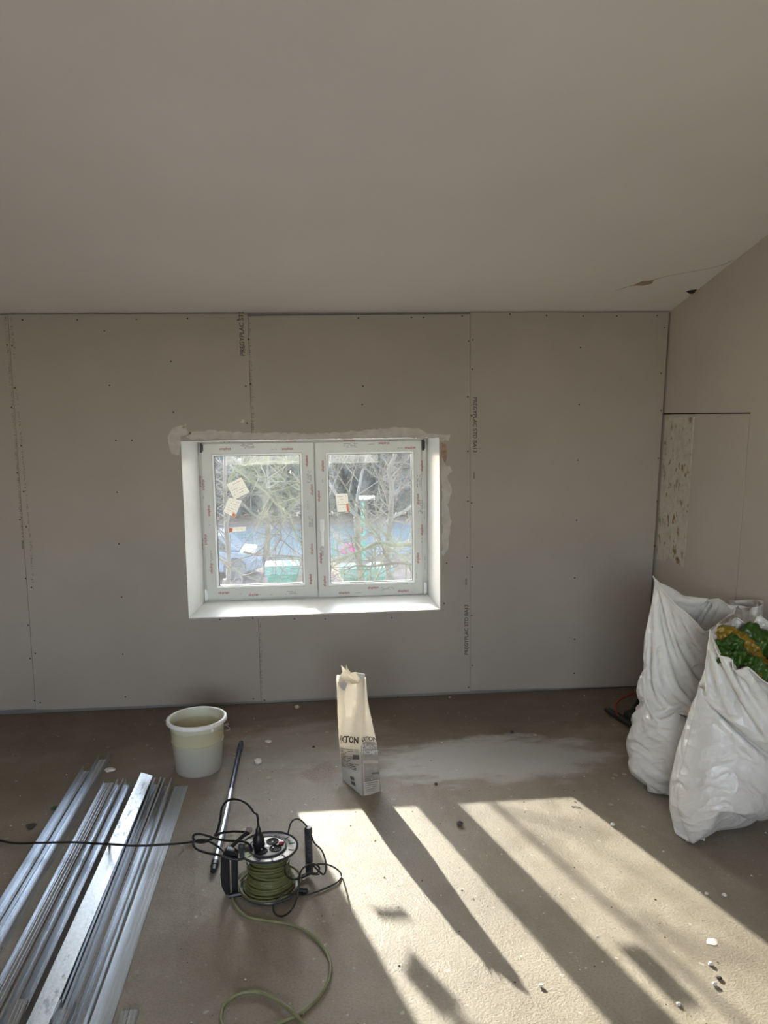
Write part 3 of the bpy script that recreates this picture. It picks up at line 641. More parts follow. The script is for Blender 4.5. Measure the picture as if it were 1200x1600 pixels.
bm = NB(); lathe(bm, [(.0050, ZT+.004), (.0050, ZT+.0056), (.002, ZT+.0052)], 16, (SX, SY, 0)); obj('centre_screw', bm, M['steel'], face, smooth=40)
# green and white warning stickers on the left of the top flange
for (a0, a1, r0_, r1_) in ((2.45, 3.05, .066, .092), (3.5, 4.0, .064, .090)):
    bm = NB()
    v = [bm.verts.new((rx+r*math.cos(a), ry+r*math.sin(a), ZT+.0022)) for r, a in ((r0_, a0), (r1_, a0), (r1_, (a0+a1)/2), (r1_, a1), (r0_, a1), (r0_, (a0+a1)/2))]; bm.faces.new(v); obj('warning_sticker', bm, M['green_sticker'], tf, fixn=False)
# winding: coils that widen towards the floor
rnd = random.Random(3); bm = NB(); cw = .0044
def coil(r, z, tilt, ph, ecc=0):
    pts = []
    for k in range(44):
        a = 2*PI*k/44; rr_ = r+rnd.uniform(-.0006, .0006)+ecc*math.cos(a-ph)
        pts.append((rx+rr_*math.cos(a), ry+rr_*math.sin(a), max(.026, z+tilt*math.sin(a+ph))))
    tube(bm, pts, cw, 7, closed=True)
z = ZT-.010; k = 0
while z > .026:
    t = (ZT-.010-z)/(ZT-.036); r = .055+.004*rnd.random()+.026*t**1.9
    coil(r, z, rnd.uniform(-.003, .003), rnd.uniform(0, 6), rnd.uniform(0, .003)); coil(r-.009, z-.003, 0, 0)
    z -= .0066; k += 1
for k in range(5): coil(.060+rnd.uniform(0, .012), .11-.014*k+rnd.uniform(-.005, .005), rnd.uniform(.004, .012), rnd.uniform(3, 5), .004)
coil(.102, .030, .006, 1, .003)
obj('wound_cable', bm, M['cable_green'], reel, smooth=60)
# free end of the green cable: leaves the drum, loops round the reel and over the floor
gp = [(rx-.088, ry+.055, .075), (rx-.13, ry+.02, .045)] 
def g(x, y, z=.005): return onZ(x, y, z)
gp = [g(398, 1352, .06), g(372, 1372, .03), g(362, 1395, .006), g(370, 1418), g(386, 1432), g(420, 1439), g(452, 1444), g(480, 1456), g(503, 1478), g(516, 1503), g(514, 1530), g(500, 1556), g(478, 1577), g(452, 1592), g(420, 1604), g(385, 1612), g(352, 1605), g(345, 1588), g(353, 1566), g(376, 1552, .008), g(404, 1550, .008), g(428, 1560, .010), g(452, 1577, .014), g(470, 1594, .010), g(486, 1618)]
bm = NB(); tube(bm, catmull(gp, 8), .0050, 8); obj('loose_cable', bm, M['cable_pale'], reel, smooth=60)
# carrying frame: base bar under the drum, slotted foot on the left, diagonal arm, ribbed grip on the right
B = lambda x, y, z: onZ(x, y, z)
bm = NB(); a_, b_ = B(357, 1400, .009), B(480, 1392, .009); tube(bm, [a_, (rx, ry, .009), b_], .0085, 8); obj('base_bar', bm, M['plastic_black'], reel, smooth=40)
def atXY(px, py, depth):                     # a point at the given distance from the window wall's parallel plane
    return onY(px, py, depth)
YL = 2.50
def loop(pts, r, name='frame_bar', m='plastic_black', closed=True, sides=10, parent=reel):
    bm = NB(); P = catmull(pts, 5, closed); tube(bm, P, r, sides, closed=closed); return obj(name, bm, M[m], parent, smooth=50)
q = [(349, 1334), (345, 1345), (345, 1372), (347, 1388), (353, 1401)]
bm = NB(); out = [onY(x, y, YL) for x, y in [(350, 1333), (345, 1342), (344, 1368), (346, 1386), (352, 1399), (359, 1403)]]; inn = [onY(x, y, YL) for x, y in [(359, 1403), (359, 1390), (358.5, 1365), (358, 1342), (356, 1333)]]
prism(bm, [Vector((p.x, p.y, max(.002, p.z))) for p in out+inn[1:]], (0, .020, 0)); obj('grip_panel', bm, M['plastic_black'], reel, bevel=.003)
bm = NB(); prism(bm, [onY(x, y, YL) for x, y in [(361, 1335), (371, 1337), (371.5, 1396), (363, 1401), (361.5, 1380)]], (0, .018, 0)); obj('frame_upright', bm, M['plastic_black'], reel, bevel=.003)
bm = NB(); prism(bm, [onY(x, y, YL) for x, y in [(349, 1334), (354, 1327), (366, 1329), (373, 1335), (371, 1341), (359, 1343)]], (0, .022, 0)); obj('frame_corner', bm, M['plastic_black'], reel, bevel=.003)
bm = NB(); prism(bm, [Vector((onY(x, y, YL).x, onY(x, y, YL).y, max(.001, onY(x, y, YL).z))) for x, y in [(357, 1396), (372, 1394), (392, 1398), (392, 1406), (360, 1405)]], (0, .02, 0)); obj('frame_foot', bm, M['plastic_black'], reel, bevel=.003)
arm = [onY(352, 1333, 2.51), onY(366, 1319, 2.535), onY(380, 1306, 2.56), onY(388, 1300, 2.575)]
bm = NB(); tube(bm, arm, [.0075, .0068, .0065, .010], 10); obj('diagonal_arm', bm, M['plastic_black'], reel, smooth=50)
e_ = onY(389, 1297, 2.578); bm = NB(); lathe(bm, [(.001, -.010), (.010, -.008), (.012, .002), (.008, .010), (.001, .012)], 16, e_); obj('arm_joint', bm, mat('dusty_joint', (.26, .20, .20), .5, var=.4, vscale=80), reel, smooth=50)
bm = NB()
for t in ((349, 1337), (357, 1332), (366, 1332)): 
    c = onY(*t, YL-.001); lathe(bm, [(.001, 0), (.0045, 0), (.004, .0025)], 10, M=Matrix.Translation(c) @ Matrix.Rotation(PI/2, 4, 'X'))
# winding knob
kx = onZ(378, 1338, ZT+.002)
bm = NB(); lathe(bm, [(.008, .0), (.0095, .004), (.0085, .014), (.0105, .028), (.0115, .036), (.009, .043), (.001, .045)], 20, kx); obj('winding_knob', bm, mat('worn_black_plastic', (.045, .05, .048), .4), reel, smooth=60)
# ribbed grip
gx, gy = -.060, 2.585
pr_ = [(.009, .012)]
for k in range(11): z0 = .016+k*.0125; pr_ += [(.0115, z0), (.0135, z0+.002), (.0135, z0+.007), (.0115, z0+.009)]
pr_ += [(.0135, .158), (.0135, .176), (.011, .180), (.001, .180)]
bm = NB(); lathe(bm, pr_, 22, (gx, gy, 0)); obj('ribbed_grip', bm, M['plastic_grey'], reel, smooth=30)
bm = NB(); tube(bm, [(rx+.02, ry, .009), (gx, gy, .010), (gx, gy, .03)], .007, 8); obj('frame_bar', bm, M['plastic_black'], reel, smooth=50)
# black extension cord coming in from the left, looping beside the reel and plugged into it
sk_ = Vector((SX+.033*math.cos(2.62), SY+.033*math.sin(2.62), ZT+.006))
cord = empty('extension_lead', (-.9, 2.9, .02), 'black extension cord crossing the metal profiles from the left and plugged into the reel', 'extension cord')
bm = NB()
lathe(bm, [(.019, .0), (.0195, .010), (.018, .022), (.013, .032), (.0125, .036), (.010, .038), (.0095, .052), (.006, .058), (.005, .066)], 24, sk_)
obj('plug', bm, M['plastic_black'], cord, smooth=40)
pk = sk_+Vector((0, 0, .062))
cz_ = lambda x, y, Y: onY(x, y, Y)
cp = [onZ(-60, 1306, .004), onZ(-20, 1309, .004), onZ(20, 1317, .010), onZ(62, 1317, .034), onZ(112, 1316, .036), onZ(150, 1318, .040), onZ(172, 1319, .082), onZ(186, 1320, .100), onZ(204, 1321, .088), onZ(232, 1321, .046), onZ(262, 1319, .046), onZ(285, 1317, .020), onZ(303, 1315, .016)]
Y0 = 2.62
cp += [cz_(318, 1314, Y0), cz_(329, 1310, Y0), cz_(345, 1302, Y0), cz_(366, 1299, 2.60), cz_(384, 1300, 2.585), cz_(391, 1297, 2.60), cz_(383, 1293, 2.61)]
bm = NB(); tube(bm, catmull(cp[:-2], 8), .0042, 8)
cq = [pk-Vector((0, 0, .01)), pk+Vector((0, .001, .014)), pk+Vector((-.003, .006, .038)), cz_(397, 1269, 2.56), cz_(386, 1256, 2.59), cz_(371, 1249, 2.62), cz_(356, 1251, 2.64), cz_(347, 1262, 2.65), cz_(344, 1280, 2.66), cz_(340, 1297, 2.66), cz_(333, 1309, 2.65), cz_(322, 1315, 2.63), cz_(309, 1316, 2.62), cz_(302, 1310, 2.62), cz_(304, 1304, 2.62), cz_(314, 1303, 2.61), cz_(329, 1307, 2.60), cz_(345, 1312, 2.58), cz_(364, 1314, 2.55), cz_(381, 1315, 2.53), cz_(391, 1321, 2.51), cz_(393, 1330, 2.49), cz_(386, 1339, 2.475), cz_(372, 1343, 2.475), cz_(356, 1341, 2.475), cz_(342, 1336, 2.48), cz_(325, 1333, 2.52), cz_(308, 1327, 2.58), cz_(302, 1319, 2.60), cz_(307, 1313, 2.62), cz_(320, 1312, 2.63), cz_(333, 1318, 2.62), cz_(346, 1327, 2.60), cz_(353, 1334, 2.56)]
tube(bm, catmull(cq, 8), .0042, 8)
obj('cord', bm, M['cable_black'], cord, smooth=60)
# second, thinner black lead in a loose tangle on the right of the reel
th = [cz_(450, 1303, 2.57), cz_(454, 1287, 2.58), cz_(461, 1280, 2.59), cz_(469, 1281, 2.59), cz_(479, 1291, 2.59), cz_(486, 1305, 2.58), cz_(491, 1317, 2.58), cz_(502, 1328, 2.57), cz_(508, 1343, 2.56), cz_(509, 1359, 2.555), cz_(505, 1366, 2.55), cz_(496, 1359, 2.545), cz_(486, 1349, 2.545), cz_(480, 1347, 2.54)]
th2 = [cz_(499, 1366, 2.55), cz_(488, 1366, 2.54), cz_(479, 1362, 2.53), cz_(485, 1354, 2.53), cz_(497, 1350, 2.53), cz_(512, 1351, 2.53), cz_(526, 1358, 2.53)]
th2 += [onZ(533, 1367, .006), onZ(527, 1378, .005), onZ(508, 1388, .005), onZ(487, 1396, .005), onZ(472, 1398, .008), cz_(450, 1397, 2.40), cz_(436, 1403, 2.385), cz_(427, 1417, 2.375), onZ(431, 1429, .006), onZ(443, 1431, .006), cz_(456, 1421, 2.36), cz_(464, 1402, 2.38), cz_(467, 1380, 2.40), cz_(470, 1362, 2.43), cz_(479, 1352, 2.46), cz_(491, 1350, 2.49), cz_(499, 1356, 2.50), cz_(495, 1364, 2.50), cz_(484, 1364, 2.48), cz_(472, 1370, 2.45), cz_(459, 1374, 2.42), cz_(448, 1368, 2.405), cz_(445, 1357, 2.40), cz_(447, 1350, 2.41)]
bm = NB(); tube(bm, catmull([Vector((p.x, p.y, max(.004, p.z))) for p in th], 8), .0030, 7); tube(bm, catmull([Vector((p.x, p.y, max(.004, p.z))) for p in th2], 8), .0030, 7)
obj('power_lead', bm, M['cable_black'], smooth=60, label='thin black lead tangled on the floor around the right side of the cable reel', cat='cable')

# ------------------------------------------------------------------ paper bag of cement
bagp = empty('cement_bag', (.156, 3.22, 0), 'open cream and grey paper cement bag standing alone on the dusty floor', 'bag')
def curve_pts(l): return [onY(x, y, Y) for x, y, Y in l]
Fc = curve_pts([(566, 1244, 3.142), (565, 1205, 3.143), (564, 1165, 3.15), (566, 1130, 3.17), (569, 1095, 3.19), (570, 1058, 3.21)])
Lc = curve_pts([(536, 1219, 3.30), (533, 1195, 3.30), (530, 1160, 3.295), (528, 1125, 3.30), (527, 1092, 3.32), (527, 1064, 3.35)])
Rc = curve_pts([(595, 1237, 3.175), (593, 1203, 3.18), (589, 1165, 3.19), (582, 1130, 3.20), (575, 1095, 3.215), (571.5, 1058, 3.22)])
Fc[0].z = Lc[0].z = Rc[0].z = .001
NV = 26
def samp(Pc, t):
    P = catmull(Pc, 10); x = t*(len(P)-1); i = min(int(x), len(P)-2); return P[i].lerp(P[i+1], x-i)
bm = NB(); rings = []; NS = 8
def bag_corner(t):
    F_, L_, R_ = samp(Fc, t), samp(Lc, t), samp(Rc, t)
    k = 1-t*.75; B_ = L_+(R_-F_)*k+Vector((.004, .006, 0))*(1-t); B_.z = (L_.z+R_.z)/2; return F_, L_, R_, B_
def bag_pt(side_, u, t, off=0):               # side 0: left face (L to F), 1: front-right face (F to R)
    F_, L_, R_, B_ = bag_corner(t); cs_ = [(L_, F_), (F_, R_), (R_, B_), (B_, L_)][side_]
    q = cs_[0].lerp(cs_[1], u); n_ = (cs_[1]-cs_[0]).cross(Vector((0, 0, 1))); 
    if n_.length > 1e-6: n_.normalize()
    bul = math.sin(PI*u)*(.012*math.sin(PI*min(1, t*1.6)) if side_ in (0, 2) else -.010*math.sin(PI*min(t*1.1, 1))+.004)
    wob = (noise.noise(Vector((q.x*16+side_*3, q.y*16, q.z*9)))*.013*(.35+t)+abs(noise.noise(Vector((q.x*40, side_*5, q.z*14+q.x*20))))*.010*t)*math.sin(PI*u)**.7+noise.noise(q*60)*.0018
    if side_ == 0:
        k_ = max(0, min(1, (t-.42)/.3)); bul += k_*(.011*math.exp(-((u-.34)/.10)**2)-.013*math.exp(-((u-.62+.2*(1-t))/.09)**2)+.006*math.exp(-((u-.86)/.06)**2)-.006*math.exp(-((t-.72-.3*(u-.5))/.05)**2)*math.sin(PI*u))
    if side_ == 1: bul += -.010*math.exp(-((u-.5)/.2)**2)*max(0, min(1, (t-.3)/.3))+.005*math.sin(t*38)*math.sin(PI*u)*(t < .4)*.4
    return q+n_*(bul+wob+off)
rings = []
for j in range(NV+1):
    t = j/NV; rr_ = []
    for sd in range(4):
        for i in range(NS): rr_.append(bm.verts.new(bag_pt(sd, i/NS, t)))
    rings.append(rr_)
m_ = 4*NS
for j in range(NV):
    for k in range(m_): bm.faces.new((rings[j][k], rings[j][(k+1) % m_], rings[j+1][(k+1) % m_], rings[j+1][k]))
bm.faces.new(list(reversed(rings[0])))
body = obj('bag_body', bm, M['bag'], bagp, smooth=35)
bm = NB(); fr_ = []
for t in (.004, .14, .26, .36): fr_.append([bm.verts.new((bag_corner(t)[k]*.90+sum((bag_corner(t)[q] for q in range(4)), Vector())/4*.10)+Vector((0, 0, .004))) for k in (0, 2, 3, 1)])
for j in range(3):
    for k in range(4): bm.faces.new((fr_[j][k], fr_[j][(k+1) % 4], fr_[j+1][(k+1) % 4], fr_[j+1][k]))
bm.faces.new(fr_[0]); bm.faces.new(list(reversed(fr_[-1]))); obj('cement_powder', bm, mat('cement_powder', (.42, .40, .37), .95), bagp)
def patch(name, side_, u0, u1, t0, t1, m, off=.0008, parent=body, n=8):
    bm = NB(); G = [[bm.verts.new(bag_pt(side_, u0+(u1-u0)*i/n, t0+(t1-t0)*j/n, off)) for i in range(n+1)] for j in range(n+1)]
    for j in range(n):
        for i in range(n): bm.faces.new((G[j][i], G[j][i+1], G[j+1][i+1], G[j+1][i]))
    return obj(name, bm, M[m], parent, smooth=180)
patch('printed_panel', 0, .03, .97, 0, .20, 'bag_white'); patch('printed_panel', 1, .10, .95, .28, .43, 'bag_grey'); patch('printed_panel', 1, .12, .95, .12, .26, 'bag_grey'); patch('printed_panel', 1, .55, .95, .17, .185, 'bag_dark', .0014)
patch('printed_edge', 1, .0, .09, .0, .40, 'bag_grey', .001); patch('printed_edge', 1, .95, 1, .0, .42, 'bag_grey', .001)
def bag_text(s_, side_, u, t, size, wv, m, shear=0, bold=.02, off=.002):
    bm = NB(); add_text(bm, s_, lambda a, b: bag_pt(side_, min(max(u+a/wv, .01), .99), t+b/.51, off+.002), size, bold); return obj('bag_lettering', bm, M[m], body, fixn=False)
bag_text('AXTON', 0, .53, .445, .041, .178, 'dark_ink', bold=.03); bag_text('AXTON', 1, .46, .455, .030, .088, 'dark_ink', bold=.03)
bag_text('CIMENT', 1, .50, .385, .023, .088, 'bag_white', off=.003); bag_text('PROMPT', 1, .50, .345, .023, .088, 'bag_white', off=.003)
bm = NB(); rnd = random.Random(5)
for r_ in range(15):
    t = .405-.0145*r_; u = .08
    if r_ in (1, 2): continue
    while u < .85:
        w_ = rnd.uniform(.05, .3); 
        if rnd.random() < .8: bm.faces.new([bm.verts.new(bag_pt(0, a, b, .0022)) for a, b in ((u, t), (min(u+w_, .93), t), (min(u+w_, .93), t+.005), (u, t+.005))])
        u += w_+.03
for (u0, u1, t0, t1) in ((.74, .95, .29, .325), (.55, .75, .065, .10), (.55, .72, .11, .14)): bm.faces.new([bm.verts.new(bag_pt(0, a, b, .0024)) for a, b in ((u0, t0), (u1, t0), (u1, t1), (u0, t1))])
for r_ in range(8):
    t = .155-.016*r_; bm.faces.new([bm.verts.new(bag_pt(1, a, b, .0024)) for a, b in ((.15, t), (rnd.uniform(.5, .9), t), (rnd.uniform(.5, .9), t+.004), (.15, t+.004))])
obj('bag_small_print', bm, M['bag_dark'], body, fixn=False)
# torn flaps at the mouth
def flap(pts, name='torn_flap', m='bag'):
    bm = NB(); P = [onY(x, y, Y) for x, y, Y in pts]; prism(bm, P, (.0004, .001, 0)); return obj(name, bm, M[m], bagp)
flap([(528, 1066, 3.35), (531, 1056, 3.325), (535, 1050, 3.31), (533, 1039, 3.31), (537, 1043, 3.305), (540, 1047, 3.30), (541, 1037.5, 3.295), (543, 1044, 3.285), (548, 1051, 3.27), (556, 1050, 3.24), (558, 1051, 3.235), (569, 1053, 3.215), (570, 1062, 3.215), (560, 1068, 3.235), (545, 1070, 3.29)])
flap([(556, 1051, 3.235), (570, 1053, 3.204), (569, 1063, 3.202), (561, 1058, 3.225)], 'folded_flap', 'bag_white')
flap([(528, 1064.5, 3.322), (543, 1067, 3.262), (541, 1074, 3.262), (538, 1080, 3.27), (530, 1073, 3.31)], 'folded_flap', 'bag_white')

# ------------------------------------------------------------------ woven sacks (cloth relaxed around their filling)
def sack(o_, e1, e2, w, h, pins, fill, press, bulge=.16, ds=.0105, steps=420, seed=1, ob=None, floor_=.001, tiltback=0, grav=.00006):
    """two sheets sewn at the sides and the bottom; o_: bottom middle, e1: along the width, e2: from back to front"""
    nx, ny = int(w/ds), int(h/ds); dx, dy = w/nx, h/ny
    e1 = np.array(e1, float); e1 /= np.linalg.norm(e1); e2 = np.array(e2, float); e2 /= np.linalg.norm(e2); o_ = np.array(o_, float)
    J, I = np.meshgrid(np.arange(ny+1), np.arange(nx+1), indexing='ij'); N = (ny+1)*(nx+1)
    rs = np.random.RandomState(seed); X = np.zeros((2, ny+1, nx+1, 3)); top = np.array(tiltback if tiltback is not 0 else (0, 0, 0), float)
    for s_ in (0, 1):
        sg = 1 if s_ == 0 else -1; u = I/nx-.5; v = J/ny
        th_ = bulge*np.cos(PI*u)*np.clip(np.sin(PI*np.clip(v*.9+.05, 0, 1)), .12, 1)*sg
        X[s_] = o_+e1*(u*w*.93)[..., None]+e2*th_[..., None]+np.array([0, 0, 1.])*(v*h*.9)[..., None]+top*v[..., None]
    X += rs.normal(0, .0012, X.shape)
    X = X.reshape(-1, 3); idx = lambda s_, j, i: s_*N+j*(nx+1)+i
    # sew: map duplicates of side and bottom edges of the back sheet on to the front sheet
    mp = np.arange(2*N)
    for j in range(ny+1):
        for i in range(nx+1):
            if i == 0 or i == nx or j == 0: mp[idx(1, j, i)] = idx(0, j, i)
    G = mp.reshape(2, ny+1, nx+1)
    cons = []
    nzv = np.array([noise.noise(Vector((x*11, y*11, z*11+seed*7)))+.9*noise.noise(Vector((x*24, y*27, z*27+seed*7))) for x, y, z in X])
    def addc(A, Bq, L, k, comp=1.0):
        A, Bq = A.ravel(), Bq.ravel(); ok = A != Bq; A, Bq = A[ok], Bq[ok]; cons.append((A, Bq, L*(1+.10*nzv[A]), k, comp))
    for s_ in (0, 1):
        g_ = G[s_]
        for p in (0, 1):
            addc(g_[:, p:-1:2], g_[:, p+1::2][:, :g_[:, p:-1:2].shape[1]], dx, 1, 1); addc(g_[p:-1:2], g_[p+1::2][:g_[p:-1:2].shape[0]], dy, 1, 1)
        dg = math.hypot(dx, dy)
        for p in (0, 1):
            a = g_[p:-1:2, :-1]; b = g_[p+1::2, 1:][:a.shape[0]]; addc(a, b, dg, .5, .3)
            a = g_[p:-1:2, 1:]; b = g_[p+1::2, :-1][:a.shape[0]]; addc(a, b, dg, .5, .3)
        for p in range(4):
            a = g_[:, p:-2:4]; b = g_[:, p+2::4][:, :a.shape[1]]; addc(a[:, :b.shape[1]], b, 2*dx, .07, 1)
            a = g_[p:-2:4]; b = g_[p+2::4][:a.shape[0]]; addc(a[:b.shape[0]], b, 2*dy, .07, 1)
    for s0_ in (G[0][:, 0], G[0][:, -1]):
        for p in (0, 1): addc(s0_[p:-1:2], s0_[p+1::2][:len(s0_[p:-1:2])], dy*.93, 1, 1)
    tri = []
    for s_ in (0, 1):
        g_ = G[s_]; a, b, c, d_ = g_[:-1, :-1].ravel(), g_[:-1, 1:].ravel(), g_[1:, 1:].ravel(), g_[1:, :-1].ravel()
        if s_ == 0: tri += [np.stack([a, b, c], 1), np.stack([a, c, d_], 1)]
        else: tri += [np.stack([a, c, b], 1), np.stack([a, d_, c], 1)]
    tri = np.concatenate(tri)
    pin_i = np.array([G[s_, j if j >= 0 else ny+1+j, i if i >= 0 else nx+1+i] for (s_, j, i, _) in [(q[0], int(round(q[1]*ny)), int(round(q[2]*nx)), 0) for q in pins]]); pin_t = np.array([q[3] for q in pins], float)
    V = np.zeros_like(X); p0_ = X[pin_i].copy(); used = np.unique(G)
    cen = X[used].mean(0); d0 = tri
    # outward orientation test
    nn = np.cross(X[tri[:, 1]]-X[tri[:, 0]], X[tri[:, 2]]-X[tri[:, 0]]); sgn = np.sign(np.sum(nn*(X[tri[:, 0]]-cen), 1).mean())
    for it in range(steps):
        nn = np.cross(X[tri[:, 1]]-X[tri[:, 0]], X[tri[:, 2]]-X[tri[:, 0]])*sgn
        zc = X[tri[:, 0], 2]; pr = press*np.clip(fill-zc, 0, None)
        Fv = np.zeros_like(X); fr_ = nn*pr[:, None]/6
        for k in range(3): np.add.at(Fv, tri[:, k], fr_)
        ramp_ = min(1, (it+30)/120); V += Fv*ramp_; V[:, 2] -= grav; V *= .93
        vm = np.linalg.norm(V, axis=1, keepdims=True); V *= np.minimum(1, .006/np.maximum(vm, 1e-9))
        Xp = X.copy(); X = X+V
        a = min(1, it/(steps*.35)); tgt = p0_+(pin_t-p0_)*a
        for sub in range(4 if it < steps-60 else 9):
            for (A, Bq, L, k, comp) in cons:
                dl = X[Bq]-X[A]; l = np.linalg.norm(dl, axis=1); df = (l-L); kk = np.where(df > 0, k, k*comp*.55)
                c = dl*(df*kk*.5/np.maximum(l, 1e-9))[:, None]; X[A] += c; X[Bq] -= c
            X[pin_i] = tgt
            X[:, 2] = np.maximum(X[:, 2], floor_)
            if ob is not None: X = ob(X)
        V = (X-Xp)*.97; fl_ = X[:, 2] <= floor_+1e-4; V[fl_, :2] *= .2
    for q_ in pins:
        j = int(round(q_[1]*ny)); i = int(round(q_[2]*nx))
        if 0 < j < ny and 0 < i < nx:
            for dj in (0, -1, 1, 0):
                for di in (0, -1, 1):
                    a_, b_ = min(max(j+dj, 1), ny-1), min(max(i+di, 1), nx-1); g_ = G[q_[0]]; X[g_[a_, b_]] = .25*(X[g_[a_-1, b_]]+X[g_[a_+1, b_]]+X[g_[a_, b_-1]]+X[g_[a_, b_+1]])
    for _ in range(3):                      # soften the pinned rim and seams
        for s_ in (0, 1):
            for q in (ny, ny-1):
                R_ = X[G[s_, q]]; R_[1:-1] = R_[1:-1]*.4+.3*(R_[:-2]+R_[2:]); X[G[s_, q]] = R_
    for q in (0, nx):
        for _ in range(2): R_ = X[G[0, :, q]]; R_[1:-1] = R_[1:-1]*.5+.25*(R_[:-2]+R_[2:]); X[G[0, :, q]] = R_
    return X, G, nx, ny
def sack_mesh(name, X, G, nx, ny, parent, seamw=.0):
    used, inv = np.unique(G, return_inverse=True); inv = inv.reshape(G.shape); me = bpy.data.meshes.new(name); faces = []; uvs = []
    for s_ in (0, 1):
        g_ = inv[s_]
        for j in range(ny):
            for i in range(nx):
                f = [g_[j, i], g_[j, i+1], g_[j+1, i+1], g_[j+1, i]]; q = [(i, j), (i+1, j), (i+1, j+1), (i, j+1)]
                if s_ == 1: f.reverse(); q.reverse()
                faces.append([int(x) for x in f]); uvs.append([(a/nx+s_, b/ny) for a, b in q])
    me.from_pydata([tuple(x) for x in X[used]], [], faces); ul = me.uv_layers.new(name='UVMap'); k = 0
    for qs in uvs:
        for (a, b) in qs: ul.data[k].uv = (a, b); k += 1
    me.materials.append(M['sack'])
    for p in me.polygons: p.use_smooth = True
    o = bpy.data.objects.new(name, me); link(o, parent)
    s_ = o.modifiers.new('cloth', 'SOLIDIFY'); s_.thickness = .0012; sb = o.modifiers.new('sub', 'SUBSURF'); sb.levels = 1; sb.render_levels = 1
    return o, [X[G[0, :, 0]], X[G[0, :, -1]], X[G[0, 0, :]], X[G[0, -1, :]], X[G[1, -1, :]]]
def wall_lim(X):
    X[:, 0] = np.minimum(X[:, 0], 1.872+.0367*X[:, 2]); X[:, 1] = np.minimum(X[:, 1], D-.01); return X
def seam(bm, P, r=.0022, every=3): tube(bm, [Vector(p) for p in P[::every]], r, 6)
# rear sack in the corner
eC = empty('rubble_sack', (1.80, 3.16, 0), 'white woven sack mostly hidden behind the front sack, against the side wall', 'sack', 'white woven rubble sacks')
def side_of(X, p_, n_, keep):            # keep the cloth on one side of an upright plane
    n_ = np.array(n_, float); n_ /= np.linalg.norm(n_); d_ = (X-np.array(p_, float))@n_*keep; k = d_ < 0; X[k] -= n_*keep*d_[k][:, None]*.6; return X
PAC, PAB, NAC, NAB = (1.5, 3.33, 0), (1.45, 2.94, 0), (-.1, 1, 0), (-.25, 1, 0)
limC = lambda X: side_of(side_of(wall_lim(X), (1.70, 3, 0), (1, .15, 0), 1), PAB, NAB, 1)
Xc, Gc, nxc, nyc = sack((1.80, 3.16, 0), (.05, -1, 0), (-1, 0, 0), .34, .86, [(0, 1, 1, onY(1184, 948, 3.02)), (0, 1, .7, onY(1187, 952, 3.06)), (1, 1, .7, (1.872, 3.08, .80)), (0, 1, 0, (1.84, 3.34, .74)), (0, 1, .35, (1.79, 3.26, .74)), (1, 1, .35, (1.875, 3.26, .76))], .42, 12, .06, ds=.015, steps=240, seed=3, ob=limC)
sc_, edg = sack_mesh('sack_cloth', Xc, Gc, nxc, nyc, eC)
# tall sack
eA = empty('rubble_sack', (1.45, 3.05, 0), 'taller white woven sack with an open creased top, left and behind the front sack', 'sack', 'white woven rubble sacks')
oa = onZ(1062, 1243)
limA = lambda X: side_of(side_of(wall_lim(X), (1.70, 3, 0), (1, .15, 0), -1), PAB, NAB, 1)
pA = [(0, 1, 0, onY(1020, 900, 3.08)), (0, 1, .06, onY(1028, 912, 3.05)), (0, 1, 1, onY(1160, 946, 3.04)), (0, 1, .5, onY(1098, 984, 2.96)), (0, 1, .3, onY(1062, 948, 2.98)), (0, 1, .8, onY(1142, 962, 2.98)), (1, 1, .3, onY(1065, 928, 3.16)), (1, 1, .6, onY(1110, 936, 3.18)), (1, 1, .85, onY(1140, 934, 3.14))]
pA += [(0, .66, .0, onY(1010, 1040, 3.09)), (0, .50, .0, onY(1013, 1094, 3.08)), (0, .13, .0, onY(1003, 1198, 3.08)), (0, .05, .0, onY(1027, 1226, 3.04)), (0, .28, 0, onY(990, 1162, 3.08)), (0, 0, 0, onZ(1054, 1248, .006)), (0, .47, .42, onY(1052, 1104, 2.955)), (0, 0, 1, (1.66, 3.10, .03))]
Xa, Ga, nxa, nya = sack((oa.x+.06, oa.y+.18, 0), (1, .10, 0), (.1, -1, 0), .52, 1.06, pA, .46, 10, .15, ds=.009, steps=400, seed=1, ob=limA)
sa, edg = sack_mesh('sack_cloth', Xa, Ga, nxa, nya, eA)
bm = NB(); seam(bm, list(edg[3])+list(edg[4])[::-1], .0028, 2); obj('hem', bm, M['sack'], eA, smooth=60); bm = NB(); seam(bm, edg[2], .003, 2); obj('bottom_seam', bm, M['sack'], eA, smooth=60)
# front sack
eB = empty('rubble_sack', (1.5, 2.72, 0), 'full white woven sack in front, green and yellow wrapping in its mouth', 'sack', 'white woven rubble sacks')
PBB = (1.45, 2.93, 0)
limB = lambda X: side_of(wall_lim(X), PBB, NAB, -1)
ob_ = onZ(1100, 1313)
pB = [(0, 0, .03, ob_+Vector((0, 0, .004))), (0, 1, 0, onY(1109, 984, 2.66)), (0, 1, .10, onY(1118, 1010, 2.60)), (0, 1, .22, onY(1135, 1026, 2.56)), (0, 1, .42, onY(1165, 1038, 2.52)), (0, 1, .65, onY(1200, 1062, 2.50)), (0, 1, 1, (1.86, 2.66, .66)),
      (1, 1, .2, onY(1122, 970, 2.74)), (1, 1, .5, onY(1150, 962, 2.86)), (1, 1, .75, onY(1180, 950, 2.90)), (0, .66, 0, onY(1091, 1064, 2.68)), (0, .26, 0, onY(1062, 1222, 2.68)), (0, .12, 0, onY(1072, 1272, 2.66)), (0, 0, 1, (1.82, 2.86, .09)), (0, .22, .36, onY(1122, 1250, 2.51))]
